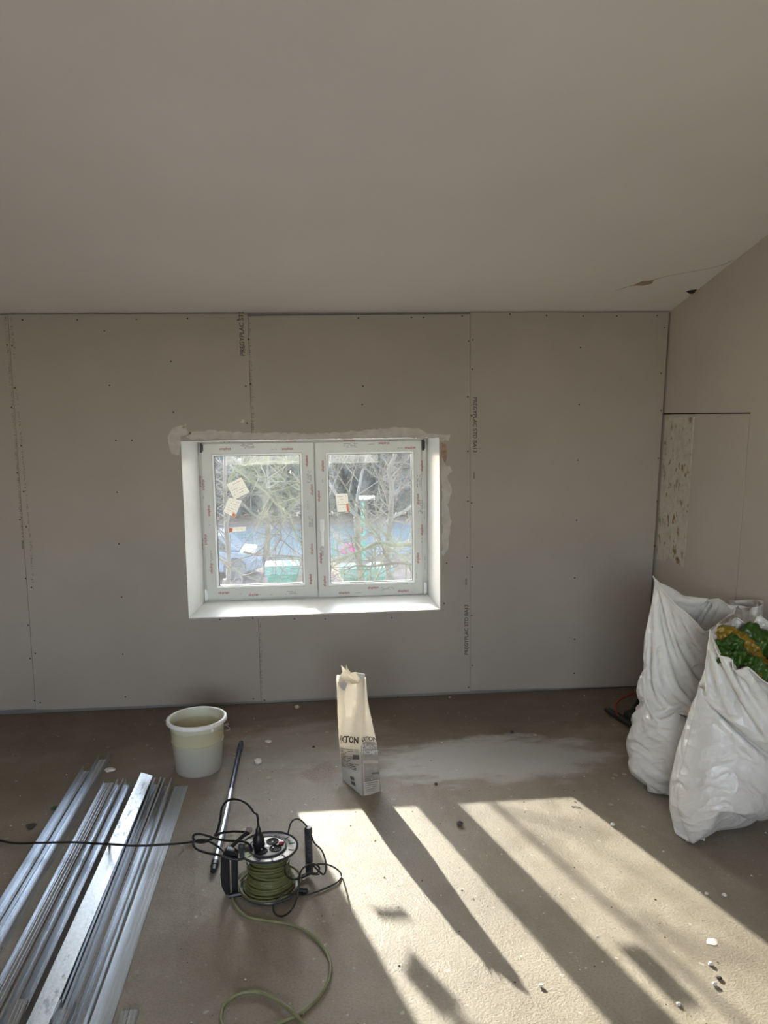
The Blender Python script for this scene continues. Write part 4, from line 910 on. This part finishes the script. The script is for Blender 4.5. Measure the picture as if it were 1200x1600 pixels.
Xb, Gb, nxb, nyb = sack((1.58, 2.74, 0), (.85, .42, 0), (.42, -.85, 0), .62, .90, pB, .58, 9, .17, ds=.009, steps=400, seed=2, ob=limB)
sb_, edg = sack_mesh('sack_cloth', Xb, Gb, nxb, nyb, eB)
bm = NB(); seam(bm, list(edg[3])+list(edg[4])[::-1], .0028, 2); obj('hem', bm, M['sack'], eB, smooth=60); bm = NB(); seam(bm, edg[0], .0018, 2); obj('side_seam', bm, M['sack'], eB, smooth=60); bm = NB(); seam(bm, edg[2], .003, 2)
tube(bm, [ob_+Vector((0, 0, .01)), ob_+Vector((-.004, -.008, .003))], .003, 6); obj('bottom_seam', bm, M['sack'], eB, smooth=60)
# green and yellow film stuffed into the front sack: top-level, they only sit inside it
def crumple(name, path, width, m, label, seed=0, amp=.03):
    P = catmull([onY(x, y, Y) for x, y, Y in path], 10); bm = NB(); nW = 10; rows = []
    for i, q in enumerate(P):
        t = (P[min(i+1, len(P)-1)]-P[max(i-1, 0)]).normalized(); s_ = t.cross(Vector((.1, -.8, .6))).normalized(); n_ = s_.cross(t); row = []
        for k in range(nW+1):
            u = k/nW-.5; r_ = q+s_*u*width*(1+.35*noise.noise(Vector((i*.15, seed, 0))))+n_*(.012*math.cos(u*PI)+amp*noise.noise(Vector((i*.30, u*4, seed)))+amp*.3*noise.noise(Vector((i*.6, u*6, seed+5))))
            row.append(bm.verts.new(r_))
        rows.append(row)
    for i in range(len(rows)-1):
        for k in range(nW): bm.faces.new((rows[i][k], rows[i][k+1], rows[i+1][k+1], rows[i+1][k]))
    o = obj(name, bm, M[m], smooth=180, label=label, cat='plastic wrapping'); s_ = o.modifiers.new('film', 'SOLIDIFY'); s_.thickness = .0015; return o
crumple('plastic_wrapping', [(1119, 1003, 2.72), (1124, 993, 2.72), (1140, 990, 2.74), (1162, 1000, 2.72), (1178, 1020, 2.70), (1190, 1036, 2.66), (1215, 1050, 2.64)], .06, 'yarn_yellow', 'yellow plastic strip arching across the open mouth of the front sack', 1)
crumple('plastic_wrapping', [(1168, 1006, 2.80), (1182, 998, 2.80), (1200, 1006, 2.80), (1225, 1030, 2.78)], .12, 'yarn_green', 'dark green plastic piece at the right, behind the yellow strip in the front sack', 2)
crumple('plastic_wrapping', [(1120, 1012, 2.68), (1136, 1008, 2.68), (1150, 1002, 2.70), (1152, 1024, 2.68)], .05, 'yarn_green', 'bright green crumpled film at the left end of the yellow strip', 3, .03)
crumple('plastic_wrapping', [(1120, 1022, 2.63), (1145, 1028, 2.62), (1166, 1032, 2.60), (1186, 1042, 2.59), (1205, 1060, 2.58)], .06, 'yarn_green', 'green plastic strip along the front lip of the sack mouth', 4)
crumple('plastic_wrapping', [(1178, 1046, 2.60), (1192, 1050, 2.59), (1210, 1068, 2.58)], .06, 'yarn_yellow', 'yellow plastic end hanging at the right of the sack lip', 5)
# tool, red cable and board offcut behind the sacks
tl = empty('hand_tool', onZ(975, 1125), 'long black hand tool lying on the floor behind the tall sack, beside a red cable', 'tool')
a_, b_ = onZ(946, 1108, .018), onZ(1000, 1142, .018); s_ = (b_-a_).normalized(); n_ = Vector((-s_.y, s_.x, 0))
bm = NB()
tube(bm, [a_, a_+s_*.02, a_.lerp(b_, .5), b_], [.008, .013, .016, .016], 10); tube(bm, [a_+n_*.022, a_+n_*.022+s_*.05, a_.lerp(b_, .6)+n_*.026], [.006, .009, .010], 8); obj('tool_body', bm, M['plastic_black'], tl, smooth=50)
bm = NB(); c_ = onZ(985, 1118, .03); lathe(bm, [(.02, -.03), (.034, -.02), (.036, .0), (.03, .022), (.012, .03)], 20, c_); tube(bm, [c_, onZ(995, 1100, .07), onZ(1003, 1082, .10)], [.018, .014, .012], 8); obj('tool_head', bm, M['plastic_black'], tl, smooth=50)
bm = NB(); tube(bm, catmull([onZ(966, 1119, .03), onZ(962, 1110, .03), onZ(962, 1101, .02), onZ(970, 1092, .012), onZ(983, 1086, .006), onZ(997, 1081, .006), onZ(1012, 1076, .006)], 8), .0042, 8)
obj('red_cable', bm, M['red_cable'], smooth=60, label='red cable curving on the floor near the corner, behind the tall sack', cat='cable')
bm = NB(); prism(bm, [onY(x, y, 3.78) for x, y in [(1004, 1078), (1009, 1075), (1014, 1082), (1010, 1145), (996, 1145)]], (.02, .012, 0)); obj('board_offcut', bm, mat('grey_offcut', (.25, .23, .22), .7), label='narrow grey board offcut standing between the tall sack and the corner', cat='offcut')

# ------------------------------------------------------------------ crumbs on the floor
def crumb(px, py, size, m, label, flat=.5, name='plaster_crumb', cat='crumb', z=0, grp=None):
    c = onZ(px, py, z); bm = NB(); bmesh.ops.create_icosphere(bm, subdivisions=2, radius=size/2)
    sd = random.uniform(0, 99)
    for v in bm.verts: v.co *= 1+.55*noise.noise(v.co*(2.2/size)+Vector((sd, 0, 0))); v.co.z *= flat
    lo = min(v.co.z for v in bm.verts)
    for v in bm.verts: v.co = Vector((v.co.x+c.x, v.co.y+c.y, v.co.z-lo+z))
    return obj(name, bm, M[m], label=label, cat=cat, group=grp)
bm = NB(); pts = [onZ(x, y, 0) for x, y in [(397, 1190), (402, 1187), (408, 1188), (409, 1192), (404, 1195), (399, 1194)]]; prism(bm, pts, (0, 0, .009)); obj('plaster_chip', bm, M['plaster_white'], bevel=.001, label='flat white plaster chip on the floor right of the pole', cat='chip')
crumb(464, 1107, .026, 'chip_beige', 'beige pebble on the floor near the wall, between pole and cement bag', .75)
crumb(355, 1134, .022, 'chip_beige', 'small beige pebble touching the right side of the bucket rim', .6)
crumb(172, 1205, .045, 'plaster_white', 'pale flat chip beside the far end of the metal profiles', .25, 'plaster_chip', 'chip')
crumb(703, 1091, .020, 'chip_beige', 'yellowish crumb at the foot of the window wall under the board joint', .6)
crumb(420, 1159, .03, 'plaster_white', 'thin pale flake on the floor right of the top of the pole', .2, 'plaster_flake', 'flake')
crumb(420, 1216, .026, 'chip_beige', 'flat brown flake between the pole and the cement bag', .15, 'plaster_flake', 'flake')
crumb(490, 1168, .013, 'chip_dark', 'tiny dark stone left of the cement bag', .6, 'stone', 'stone')
crumb(718, 1290, .026, 'chip_dark', 'dark earthy crumb in the mullion shadow right of the cement bag', .6, 'earth_crumb')
crumb(681, 1226, .014, 'chip_dark', 'small dark crumb on the dust right of the cement bag', .6, 'stone', 'stone')
crumb(800, 1145, .020, 'chip_dark', 'dark crumb at the far edge of the dusty patch', .5, 'stone', 'stone')
crumb(836, 1149, .018, 'chip_beige', 'brown crumb at the far edge of the dusty patch, right one', .5, 'stone', 'stone')
crumb(957, 1290, .018, 'plaster_white', 'white plaster crumb at the edge of the sunlit floor, left of the front sack', .6)
crumb(1112, 1472, .034, 'plaster_white', 'largest white plaster spot on the sunlit floor at the right', .06, 'plaster_splash', 'splash')
crumb(845, 1542, .013, 'plaster_white', 'white crumb on sunlit floor below the tip of the bag shadow', .7)
crumb(1110, 1508, .013, 'plaster_white', 'white crumb just above the dark red crumb on the sunlit floor', .7)
crumb(1123, 1530, .016, 'chip_dark', 'dark reddish crumb on the sunlit floor at lower right', .5, 'stone', 'stone')
crumb(1116, 1540, .014, 'plaster_white', 'white crumb just below the dark reddish crumb', .7)
crumb(1132, 1400, .014, 'plaster_white', 'white crumb near the shadow edge below the front sack', .6)
crumb(1104, 1398, .014, 'plaster_white', 'white crumb on the sun edge left of its twin, below the front sack', .6)
crumb(1060, 1570, .014, 'plaster_white', 'white crumb near the photo bottom edge, right of the wide shadow', .6)
for i, (x, y, s_) in enumerate(((962, 1212, .022), (975, 1210, .020), (958, 1216, .014), (932, 1228, .012))): crumb(x, y, s_, 'chip_beige', ('nearest the sack and largest', 'second from the sack', 'lowest', 'farthest left')[(1, 0, 2, 3)[i]]+' of four pale flakes left of the tall sack', .35, 'flake', 'flake', grp='pale flakes left of the tall sack')
crumb(1057, 1248, .045, 'plaster_white', 'grey rubble crumb at the foot of the tall sack', .45, 'rubble_crumb', 'rubble')
for x, y, s_, l in ((85, 1264, .03, 'dark crumb with a green tint left of the metal profiles'), (48, 1293, .04, 'dark twig-like scrap on the floor at the left edge')): crumb(x, y, s_, 'leaf_green' if x == 85 else 'chip_dark', l, .3, 'dirt_crumb')
bm = NB(); a_, b_ = onZ(893, 1260, .002), onZ(908, 1262, .002); tube(bm, [a_, a_.lerp(b_, .5)+Vector((0, .002, .001)), b_], .0014, 5); obj('splinter', bm, M['chip_dark'], label='thin dark splinter at the top right corner of the sunlit patch', cat='splinter')
def grit(name, m, n_, smin, smax, label):
    bm = NB(); rg = random.Random(len(name)+n_)
    for k in range(n_):
        x = rg.uniform(-1.6, 1.85); y = rg.uniform(1.6, 4.2) if k % 3 else rg.uniform(1.6, 3.2); s = smin+(smax-smin)*rg.random()**3; a = rg.uniform(0, PI)
        if -1.15 < x < -.55 and y < 3.65: continue
        vv = [Vector((s*math.cos(a+q), s*math.sin(a+q)*rg.uniform(.5, 1), 0)) for q in (0, 1.6, 3.1, 4.7)]
        b0_ = [bm.verts.new((x+v.x, y+v.y, .0003)) for v in vv]; t_ = bm.verts.new((x, y, s*.9))
        for i in range(4): bm.faces.new((b0_[i], b0_[(i+1) % 4], t_))
    obj(name, bm, M[m], label=label, cat='grit', kind='stuff')
grit('pale_grit', 'plaster_white', 420, .0012, .0055, 'pale plaster grit scattered over the whole floor')
grit('dark_grit', 'chip_dark', 380, .0012, .0045, 'dark grit and dirt specks scattered over the whole floor')

# ------------------------------------------------------------------ outside, seen through the window
GZ = -3.2
def G(x, y, z=GZ): return onZ(x, y, z)
bm = NB(); box(bm, -70, 70, 4.85, 90, GZ-.4, GZ); obj('garden_ground', bm, M['earth'], kind='structure')
bm = NB(); prism(bm, [(-60, 27.5, GZ), (60, 26.0, GZ), (60, 33.5, GZ), (-60, 35.5, GZ)], (0, 0, .03)); obj('street', bm, M['asphalt'], kind='structure')
bm = NB(); prism(bm, [(-30, 5, GZ), (4.2, 5, GZ), (4.2, 21.4, GZ), (-2.0, 21.8, GZ), (-30, 22.5, GZ)], (0, 0, .025)); obj('yard_paving', bm, mat('pale_paving', (.15, .155, .17), .85, var=.12, vscale=2), kind='structure')
def branchy(bm, p, d, L, r, lvl, rg, segs=5, droop=.0, twigmul=1):
    pts = [p]; q = p.copy(); dd = d.copy()
    for k in range(segs):
        dd = (dd+Vector((rg.gauss(0, .16), rg.gauss(0, .16), rg.gauss(0, .13)+.05-droop))).normalized(); q = q+dd*L/segs; pts.append(q.copy())
    rs = [r*(1-.62*k/segs) for k in range(segs+1)]; tube(bm, pts, rs, 6 if lvl > 2 else (4 if lvl > 0 else 3), cap=False)
    if lvl <= 0: return
    nb = {4: 6, 3: 6, 2: 7, 1: 6}[lvl]*twigmul
    for k in range(int(nb)):
        t = .25+.75*(k+rg.random())/nb; i = min(int(t*segs), segs-1); b = pts[i].lerp(pts[i+1], t*segs-i)
        ax = (pts[i+1]-pts[i]).normalized(); sd = ax.orthogonal().normalized(); sd.rotate(Matrix.Rotation(rg.uniform(0, 2*PI), 3, ax))
        nd = (ax*rg.uniform(.3, .8)+sd*rg.uniform(.6, 1)).normalized(); branchy(bm, b, nd, L*rg.uniform(.42, .68), r*(1-.6*t)*.5, lvl-1, rg, 4, droop, twigmul)
def bare_tree(x, y, seed, label, H=3.2, r=.10, lean=(0, 0, 1), m='twig', grp=None, lv=4, droop=.0, L=3.4):
    rg = random.Random(seed); e = empty('bare_tree', (x, y, GZ), label, 'tree', grp)
    bm = NB(); base = Vector((x, y, GZ)); d = Vector(lean).normalized(); pts = [base+d*H*k/5+Vector((rg.gauss(0, .05), rg.gauss(0, .05), 0)) for k in range(6)]; pts[0] = base
    tube(bm, pts, [r*(1.15-.5*k/5) for k in range(6)], 10); obj('trunk', bm, M['bark'], e, smooth=70)
    bm = NB()
    for k in range(5):
        a = 2*PI*k/5+rg.uniform(-.4, .4); branchy(bm, pts[3+k % 3]-Vector((0, 0, .02)), Vector((math.cos(a)*.8, math.sin(a)*.8, rg.uniform(.35, .9))).normalized(), L*rg.uniform(.7, 1.1), r*.5, lv-1, rg, 5, droop)
    obj('branches', bm, M[m], e, smooth=70)
    return e
# tree nearest the house: forked mossy trunk with limbs crossing the view
e = empty('bare_tree', (1.75, 9.2, GZ), 'nearest bare tree, forked mossy trunk behind the right-hand pane', 'tree')
rg = random.Random(11); YT = 9.2
def lim(bm, l, r0_, r1_, tw=2, Lt=.7):
    P = catmull([onY(x, y, Y) for x, y, Y in l], 6); n_ = len(P); tube(bm, P, [.72*(r0_+(r1_-r0_)*k/(n_-1)) for k in range(n_)], 8)
    for k in range(3, n_-1, 2):
        ax = (P[k+1]-P[k]).normalized(); sd = ax.orthogonal().normalized(); sd.rotate(Matrix.Rotation(rg.uniform(0, 2*PI), 3, ax)); branchy(bm, P[k], (ax*.5+sd).normalized(), Lt*rg.uniform(.6, 1.2), r1_*.42+.002, tw, rg, 4)
bm = NB(); lim(bm, [(607, 900, 9.2), (606, 850, 9.2), (611, 800, 9.2), (612, 760, 9.2), (608, 735, 9.2), (617, 712, 9.2), (626, 680, 9.2), (634, 640, 9.1)], .050, .026)
tube(bm, [Vector((1.9, 9.2, GZ)), Vector((1.78, 9.2, GZ+1.5)), onY(607, 900, 9.2)], [.13, .09, .052], 10)
obj('trunk', bm, M['twig'], e, smooth=60)
bm = NB(); lim(bm, [(611, 800, 9.2), (603, 770, 9.3), (595, 752, 9.4), (587, 735, 9.5), (578, 715, 9.6), (565, 690, 9.8)], .034, .016); lim(bm, [(603, 870, 9.15), (592, 838, 9.0), (578, 822, 8.9), (566, 800, 8.8), (549, 775, 8.7), (530, 745, 8.6), (515, 718, 8.5)], .020, .008); obj('limb', bm, M['bark'], e, smooth=60)
bm = NB(); lim(bm, [(655, 858, 7.4), (640, 851, 7.5), (615, 852, 7.6), (590, 848, 7.7), (570, 858, 7.7), (545, 868, 7.8), (515, 878, 7.9), (490, 880, 8.0)], .034, .014); lim(bm, [(600, 852, 7.6), (632, 872, 7.3), (642, 890, 7.2), (650, 915, 7.1)], .022, .012); obj('mossy_limb', bm, M['moss'], e, smooth=60)
bm = NB(); lim(bm, [(655, 883, 6.9), (620, 880, 6.9), (580, 885, 6.9), (555, 884, 6.9), (535, 893, 6.9)], .020, .008, 1, .4); obj('low_limb', bm, M['bark'], e, smooth=60); bm = NB(); lim(bm, [(606, 895, 8.9), (596, 868, 8.6), (590, 862, 8.4), (578, 895, 8.2), (590, 915, 8.0)], .014, .008, 1, .4); obj('low_limb', bm, M['bark'], e, smooth=60)
e = empty('bare_tree', (-.9, 8.2, GZ), 'bare tree with arching twiggy limbs behind the left-hand pane', 'tree')
bm = NB(); tube(bm, [Vector((-1.15, 8.4, GZ)), Vector((-1.2, 8.3, GZ+1.6)), onY(354, 905, 8.2)], [.11, .08, .040], 10); lim(bm, [(357, 905, 8.2), (357, 870, 8.2), (354, 830, 8.2), (352, 790, 8.2), (351, 750, 8.25), (353, 700, 8.3), (356, 620, 8.3), (358, 500, 8.3), (359, 380, 8.3)], .036, .018, 2, .5); obj('trunk', bm, M['twig'], e, smooth=60)
bm = NB(); lim(bm, [(352, 770, 8.2), (366, 735, 8.0), (385, 728, 7.9), (405, 724, 7.8), (430, 722, 7.7), (470, 722, 7.5), (500, 715, 7.3)], .020, .010, 2, .6); lim(bm, [(360, 728, 8.0), (378, 740, 7.8), (398, 757, 7.6), (415, 768, 7.5), (430, 785, 7.4), (452, 805, 7.3), (460, 830, 7.2), (470, 850, 7.1)], .018, .009, 2, .6)
obj('limb', bm, M['moss'], e, smooth=60)
bm = NB(); lim(bm, [(380, 862, 7.2), (402, 867, 7.2), (430, 868, 7.2), (455, 869, 7.2), (480, 874, 7.2)], .014, .007, 1, .5); lim(bm, [(335, 866, 6.9), (352, 880, 6.8), (372, 894, 6.8), (388, 902, 6.8), (420, 912, 6.8), (465, 916, 6.8)], .016, .008, 1, .4); lim(bm, [(470, 770, 7.8), (448, 800, 7.8), (425, 830, 7.8), (415, 865, 7.7)], .009, .005, 2, .5); lim(bm, [(410, 800, 7.5), (425, 820, 7.5), (440, 838, 7.4), (420, 868, 7.3)], .010, .006, 1, .5)
obj('low_limb', bm, M['bark'], e, smooth=60)
for i, (x, y, sd, lab) in enumerate(((-3.6, 15, 1, 'bare tree left of the left-hand pane, beyond the yard'), (.9, 17, 2, 'bare twiggy tree in the middle distance behind the window mullion'), (4.2, 15.5, 3, 'bare twiggy tree in the middle distance behind the right-hand pane'), (-1.6, 24, 4, 'bare tree by the street, behind the left-hand pane'), (6.0, 25, 5, 'bare tree by the street, far right behind the right-hand pane'))):
    bare_tree(x, y, sd, lab, H=2.6, L=3.4 if y < 20 else 4.2, r=.09, grp='bare trees in the middle distance')
# evergreen belt behind the street
def evergreen(x, y, h, w, sd, label, m='evergreen', n_=3600):
    rg = random.Random(sd); e = empty('evergreen_tree', (x, y, GZ), label, 'tree', 'evergreen belt beyond the street')
    bm = NB(); tube(bm, [(x, y, GZ), (x, y, GZ+h*.8)], [.16, .06], 7); obj('trunk', bm, M['bark'], e)
    bm = NB()
    for k in range(n_):
        u = rg.random(); zz_ = GZ+h*(.02+.98*u); rr_ = w*(.75+.5*noise.noise(Vector((x, zz_*.8, sd))))*(1-u)**.45*rg.uniform(.55, 1); a = rg.uniform(0, 2*PI)
        c = Vector((x+rr_*math.cos(a), y+rr_*math.sin(a), zz_)); s_ = rg.uniform(.14, .36); n1 = Vector((rg.gauss(0, 1), rg.gauss(0, 1), rg.gauss(0, .6))).normalized(); n2 = n1.orthogonal().normalized(); n3 = n1.cross(n2)
        bm.faces.new([bm.verts.new(c+n2*s_), bm.verts.new(c+n3*s_*.5), bm.verts.new(c-n2*s_), bm.verts.new(c-n3*s_*.5)])
    obj('foliage', bm, M[m], e, fixn=False)
    bm = NB(); lathe(bm, [(w*.55*(1-q/7)**.5*(1+.15*math.sin(q*2.3+sd)), h*(.03+.95*q/7)) for q in range(8)], 14, (x, y, GZ)); obj('inner_foliage', bm, M[m], e); return e
ev = ['tall dark evergreen beyond the street, far left', 'dark evergreen beyond the street, behind the stuck paper labels', 'broad evergreen beyond the street in the left-hand pane', 'evergreen beyond the street behind the mullion', 'evergreen beyond the street, left half of the right-hand pane', 'evergreen beyond the street behind the green pole', 'broad evergreen beyond the street, right-hand pane behind the forked trunk', 'evergreen beyond the street, far right', 'evergreen beyond the street, hidden at the outer left', 'evergreen beyond the street, hidden at the outer right']
for i, x in enumerate((-7.4, -4.9, -2.6, -.2, 2.1, 4.4, 6.7, 9.1, -10, 11.8)): evergreen(x, 37.5+(i*37 % 5)*.5, 8.0+(i*53 % 4)*.6, 2.0, 20+i, ev[i], 'evergreen')
for i, (x, lab) in enumerate(((-5.6, 'pale green shrub in front of the evergreens, upper left of the left-hand pane'), (7.6, 'pale green shrub in front of the evergreens, right-hand pane'))): evergreen(x, 35.6, 4.6, 1.2, 40+i, lab, 'evergreen_pale', 1400)
bm = NB(); box(bm, -14, 14, 4.87, 17.5, GZ+.026, GZ+.05); obj('bounce_slab', bm, mat('white_bounce_slab', (.82, .81, .79), .85), kind='structure')  # unseen white slab, added to bounce sunlight up to the ceiling
# two wheeled bins / containers, cars, pole, crates
def container(px0, px1, pyt, Y, label):
    a, b = onY(px0, pyt, Y), onY(px1, pyt, Y); e = empty('waste_container', ((a.x+b.x)/2, Y+.5, GZ), label, 'waste container')
    bm = NB(); z1 = a.z; prism(bm, [(a.x+.06, Y, GZ+.15), (b.x-.06, Y, GZ+.15), (b.x, Y, z1-.25), (a.x, Y, z1-.25)], (0, 1.0, 0))
    k = 14
    for i in range(k): x = a.x+.1+(b.x-a.x-.2)*i/(k-1); box(bm, x-.02, x+.02, Y-.03, Y, GZ+.2, z1-.3)
    obj('container_body', bm, M['bin_green'], e)
    bm = NB(); prism(bm, [(a.x-.05, Y-.05, z1-.25), (a.x-.05, Y+1.05, z1-.25), (a.x-.05, Y+.9, z1-.03), (a.x-.05, Y+.5, z1+.02), (a.x-.05, Y+.15, z1-.05)], (b.x-a.x+.1, 0, 0)); obj('lid', bm, mat('pale_lid', (.07, .15, .12), .5), e)
    for (x, y) in ((a.x+.15, Y+.15), (b.x-.15, Y+.15), (a.x+.15, Y+.85), (b.x-.15, Y+.85)):
        bm = NB(); lathe(bm, [(.075, -.03), (.09, 0), (.075, .03)], 14, M=Matrix.Translation((x, y, GZ+.115)) @ Matrix.Rotation(PI/2, 4, 'Y')); obj('wheel', bm, M['gasket'], e)
container(535, 612, 888, 20.6, 'green waste container with a pale lid, bottom of the right-hand pane'); container(416, 466, 884, 21.2, 'green waste container behind the twigs, bottom of the left-hand pane')
def car(px, py, Y, L, m, label, glass=True, hgt=1.4):
    c = onZ(px, py, GZ); c = Vector((onY(px, py, Y).x, Y, GZ)); e = empty('car', c, label, 'car')
    bm = NB(); x0 = c.x-L/2; Z = lambda h: GZ+h*hgt/1.4
    pr2 = [(0, .35), (.02*L, .62), (.06*L, .72), (.24*L, .84), (.76*L, .88), (.94*L, .80), (.99*L, .6), (L, .35), (.9*L, .22), (.1*L, .22)]
    prism(bm, [(x0+a, Y, Z(b)) for a, b in pr2], (0, 1.65, 0)); obj('car_body', bm, M[m], e, bevel=.05)
    bm = NB(); prism(bm, [(x0+a*L, Y+.12, Z(b)) for a, b in [(.24, .84), (.36, 1.34), (.40, 1.40), (.66, 1.40), (.72, 1.34), (.84, .86)]], (0, 1.4, 0)); cb = obj('cabin', bm, M[m], e, bevel=.04)
    bm = NB(); prism(bm, [(x0+a*L, Y+.10, Z(b)) for a, b in [(.29, .92), (.385, 1.30), (.53, 1.31), (.53, .92)]], (0, 1.45, 0)); prism(bm, [(x0+a*L, Y+.10, Z(b)) for a, b in [(.55, .92), (.55, 1.31), (.68, 1.30), (.77, .92)]], (0, 1.45, 0)); obj('side_window', bm, M['car_glass'], cb)
    for a in (.2, .8):
        for y in (Y-.01, Y+1.66):
            bm = NB(); lathe(bm, [(.18, -.09), (.31, -.09), (.33, 0), (.31, .09), (.18, .09)], 22, M=Matrix.Translation((x0+a*L, y, GZ+.33)) @ Matrix.Rotation(PI/2, 4, 'X')); obj('wheel', bm, M['gasket'], e)
# long magenta skip bag on the bank
a_ = onY(534, 862, 27.0); b_ = onY(571, 862, 27.0); bm = NB()
prism(bm, [(a_.x, 27, GZ+.03), (b_.x, 27, GZ+.03), (b_.x+.03, 27, GZ+.22), (b_.x-.12, 27, GZ+.33), (a_.x+.15, 27, GZ+.34), (a_.x-.02, 27, GZ+.20)], (0, .5, 0)); obj('storage_box', bm, M['car_pink'], bevel=.03, label='low magenta box by the street, left of the green pole', cat='box')
car(300, 866, 23.3, 4.1, 'car_pale', 'pale blue car parked at the left edge of the left-hand pane', hgt=1.35)
for i, (px0, px1, py, lab) in enumerate(((396, 404, 862, 'blue crate left of its twin in the yard, left-hand pane'), (409, 416, 864, 'blue crate right of its twin in the yard, left-hand pane'))):
    a_, b_ = onY(px0, py, 26.6), onY(px1, py, 26.6); bm = NB(); box(bm, a_.x, b_.x, 26.6, 26.9, GZ, GZ+.42)
    obj('blue_crate', bm, mat('blue_crate_plastic', (.015, .05, .42), .5), bevel=.01, label=lab, cat='crate')
pp_ = onY(570, 905, 20.2); pt = onY(567, 780, 20.2); e = empty('street_pole', (pp_.x, 20.2, GZ), 'green painted street pole with a small red and black sign, right-hand pane', 'pole')
bm = NB(); tube(bm, [(pp_.x, 20.2, GZ), (pp_.x-.03, 20.2, pt.z)], .05, 12); obj('pole', bm, M['pole_green'], e, smooth=50)
a_ = onY(560, 823, 20.1); bm = NB(); box(bm, a_.x-.02, a_.x+.12, 20.08, 20.10, a_.z-.18, a_.z+.06); obj('sign', bm, M['dark_ink'], e)
bm = NB(); box(bm, a_.x+.03, a_.x+.08, 20.070, 20.079, a_.z-.12, a_.z); obj('red_mark', bm, M['red_cable'], e)
bm = NB(); box(bm, pt.x-.12, pt.x+.30, 20.1, 20.3, pt.z, pt.z+.08); obj('lamp_head', bm, M['white_paint'], e)
def fence(x0, x1, Y, label):
    e = empty('mesh_fence', ((x0+x1)/2, Y, GZ), label, 'fence'); bm = NB(); k = int((x1-x0)/.12)
    for i in range(k+1): x = x0+(x1-x0)*i/k; tube(bm, [(x, Y, GZ), (x, Y, GZ+1.0)], .006, 3)
    for z in (.1, .5, .95): tube(bm, [(x0, Y, GZ+z), (x1, Y, GZ+z)], .008, 3)
    obj('wire_mesh', bm, M['pole_green'], e)
    for x in np.linspace(x0, x1, 5): bm = NB(); box(bm, x-.025, x+.025, Y-.025, Y+.025, GZ, GZ+1.05); obj('fence_post', bm, M['pole_green'], e)
fence(-6.5, 7.5, 26.0, 'thin green wire fence along the near side of the street')
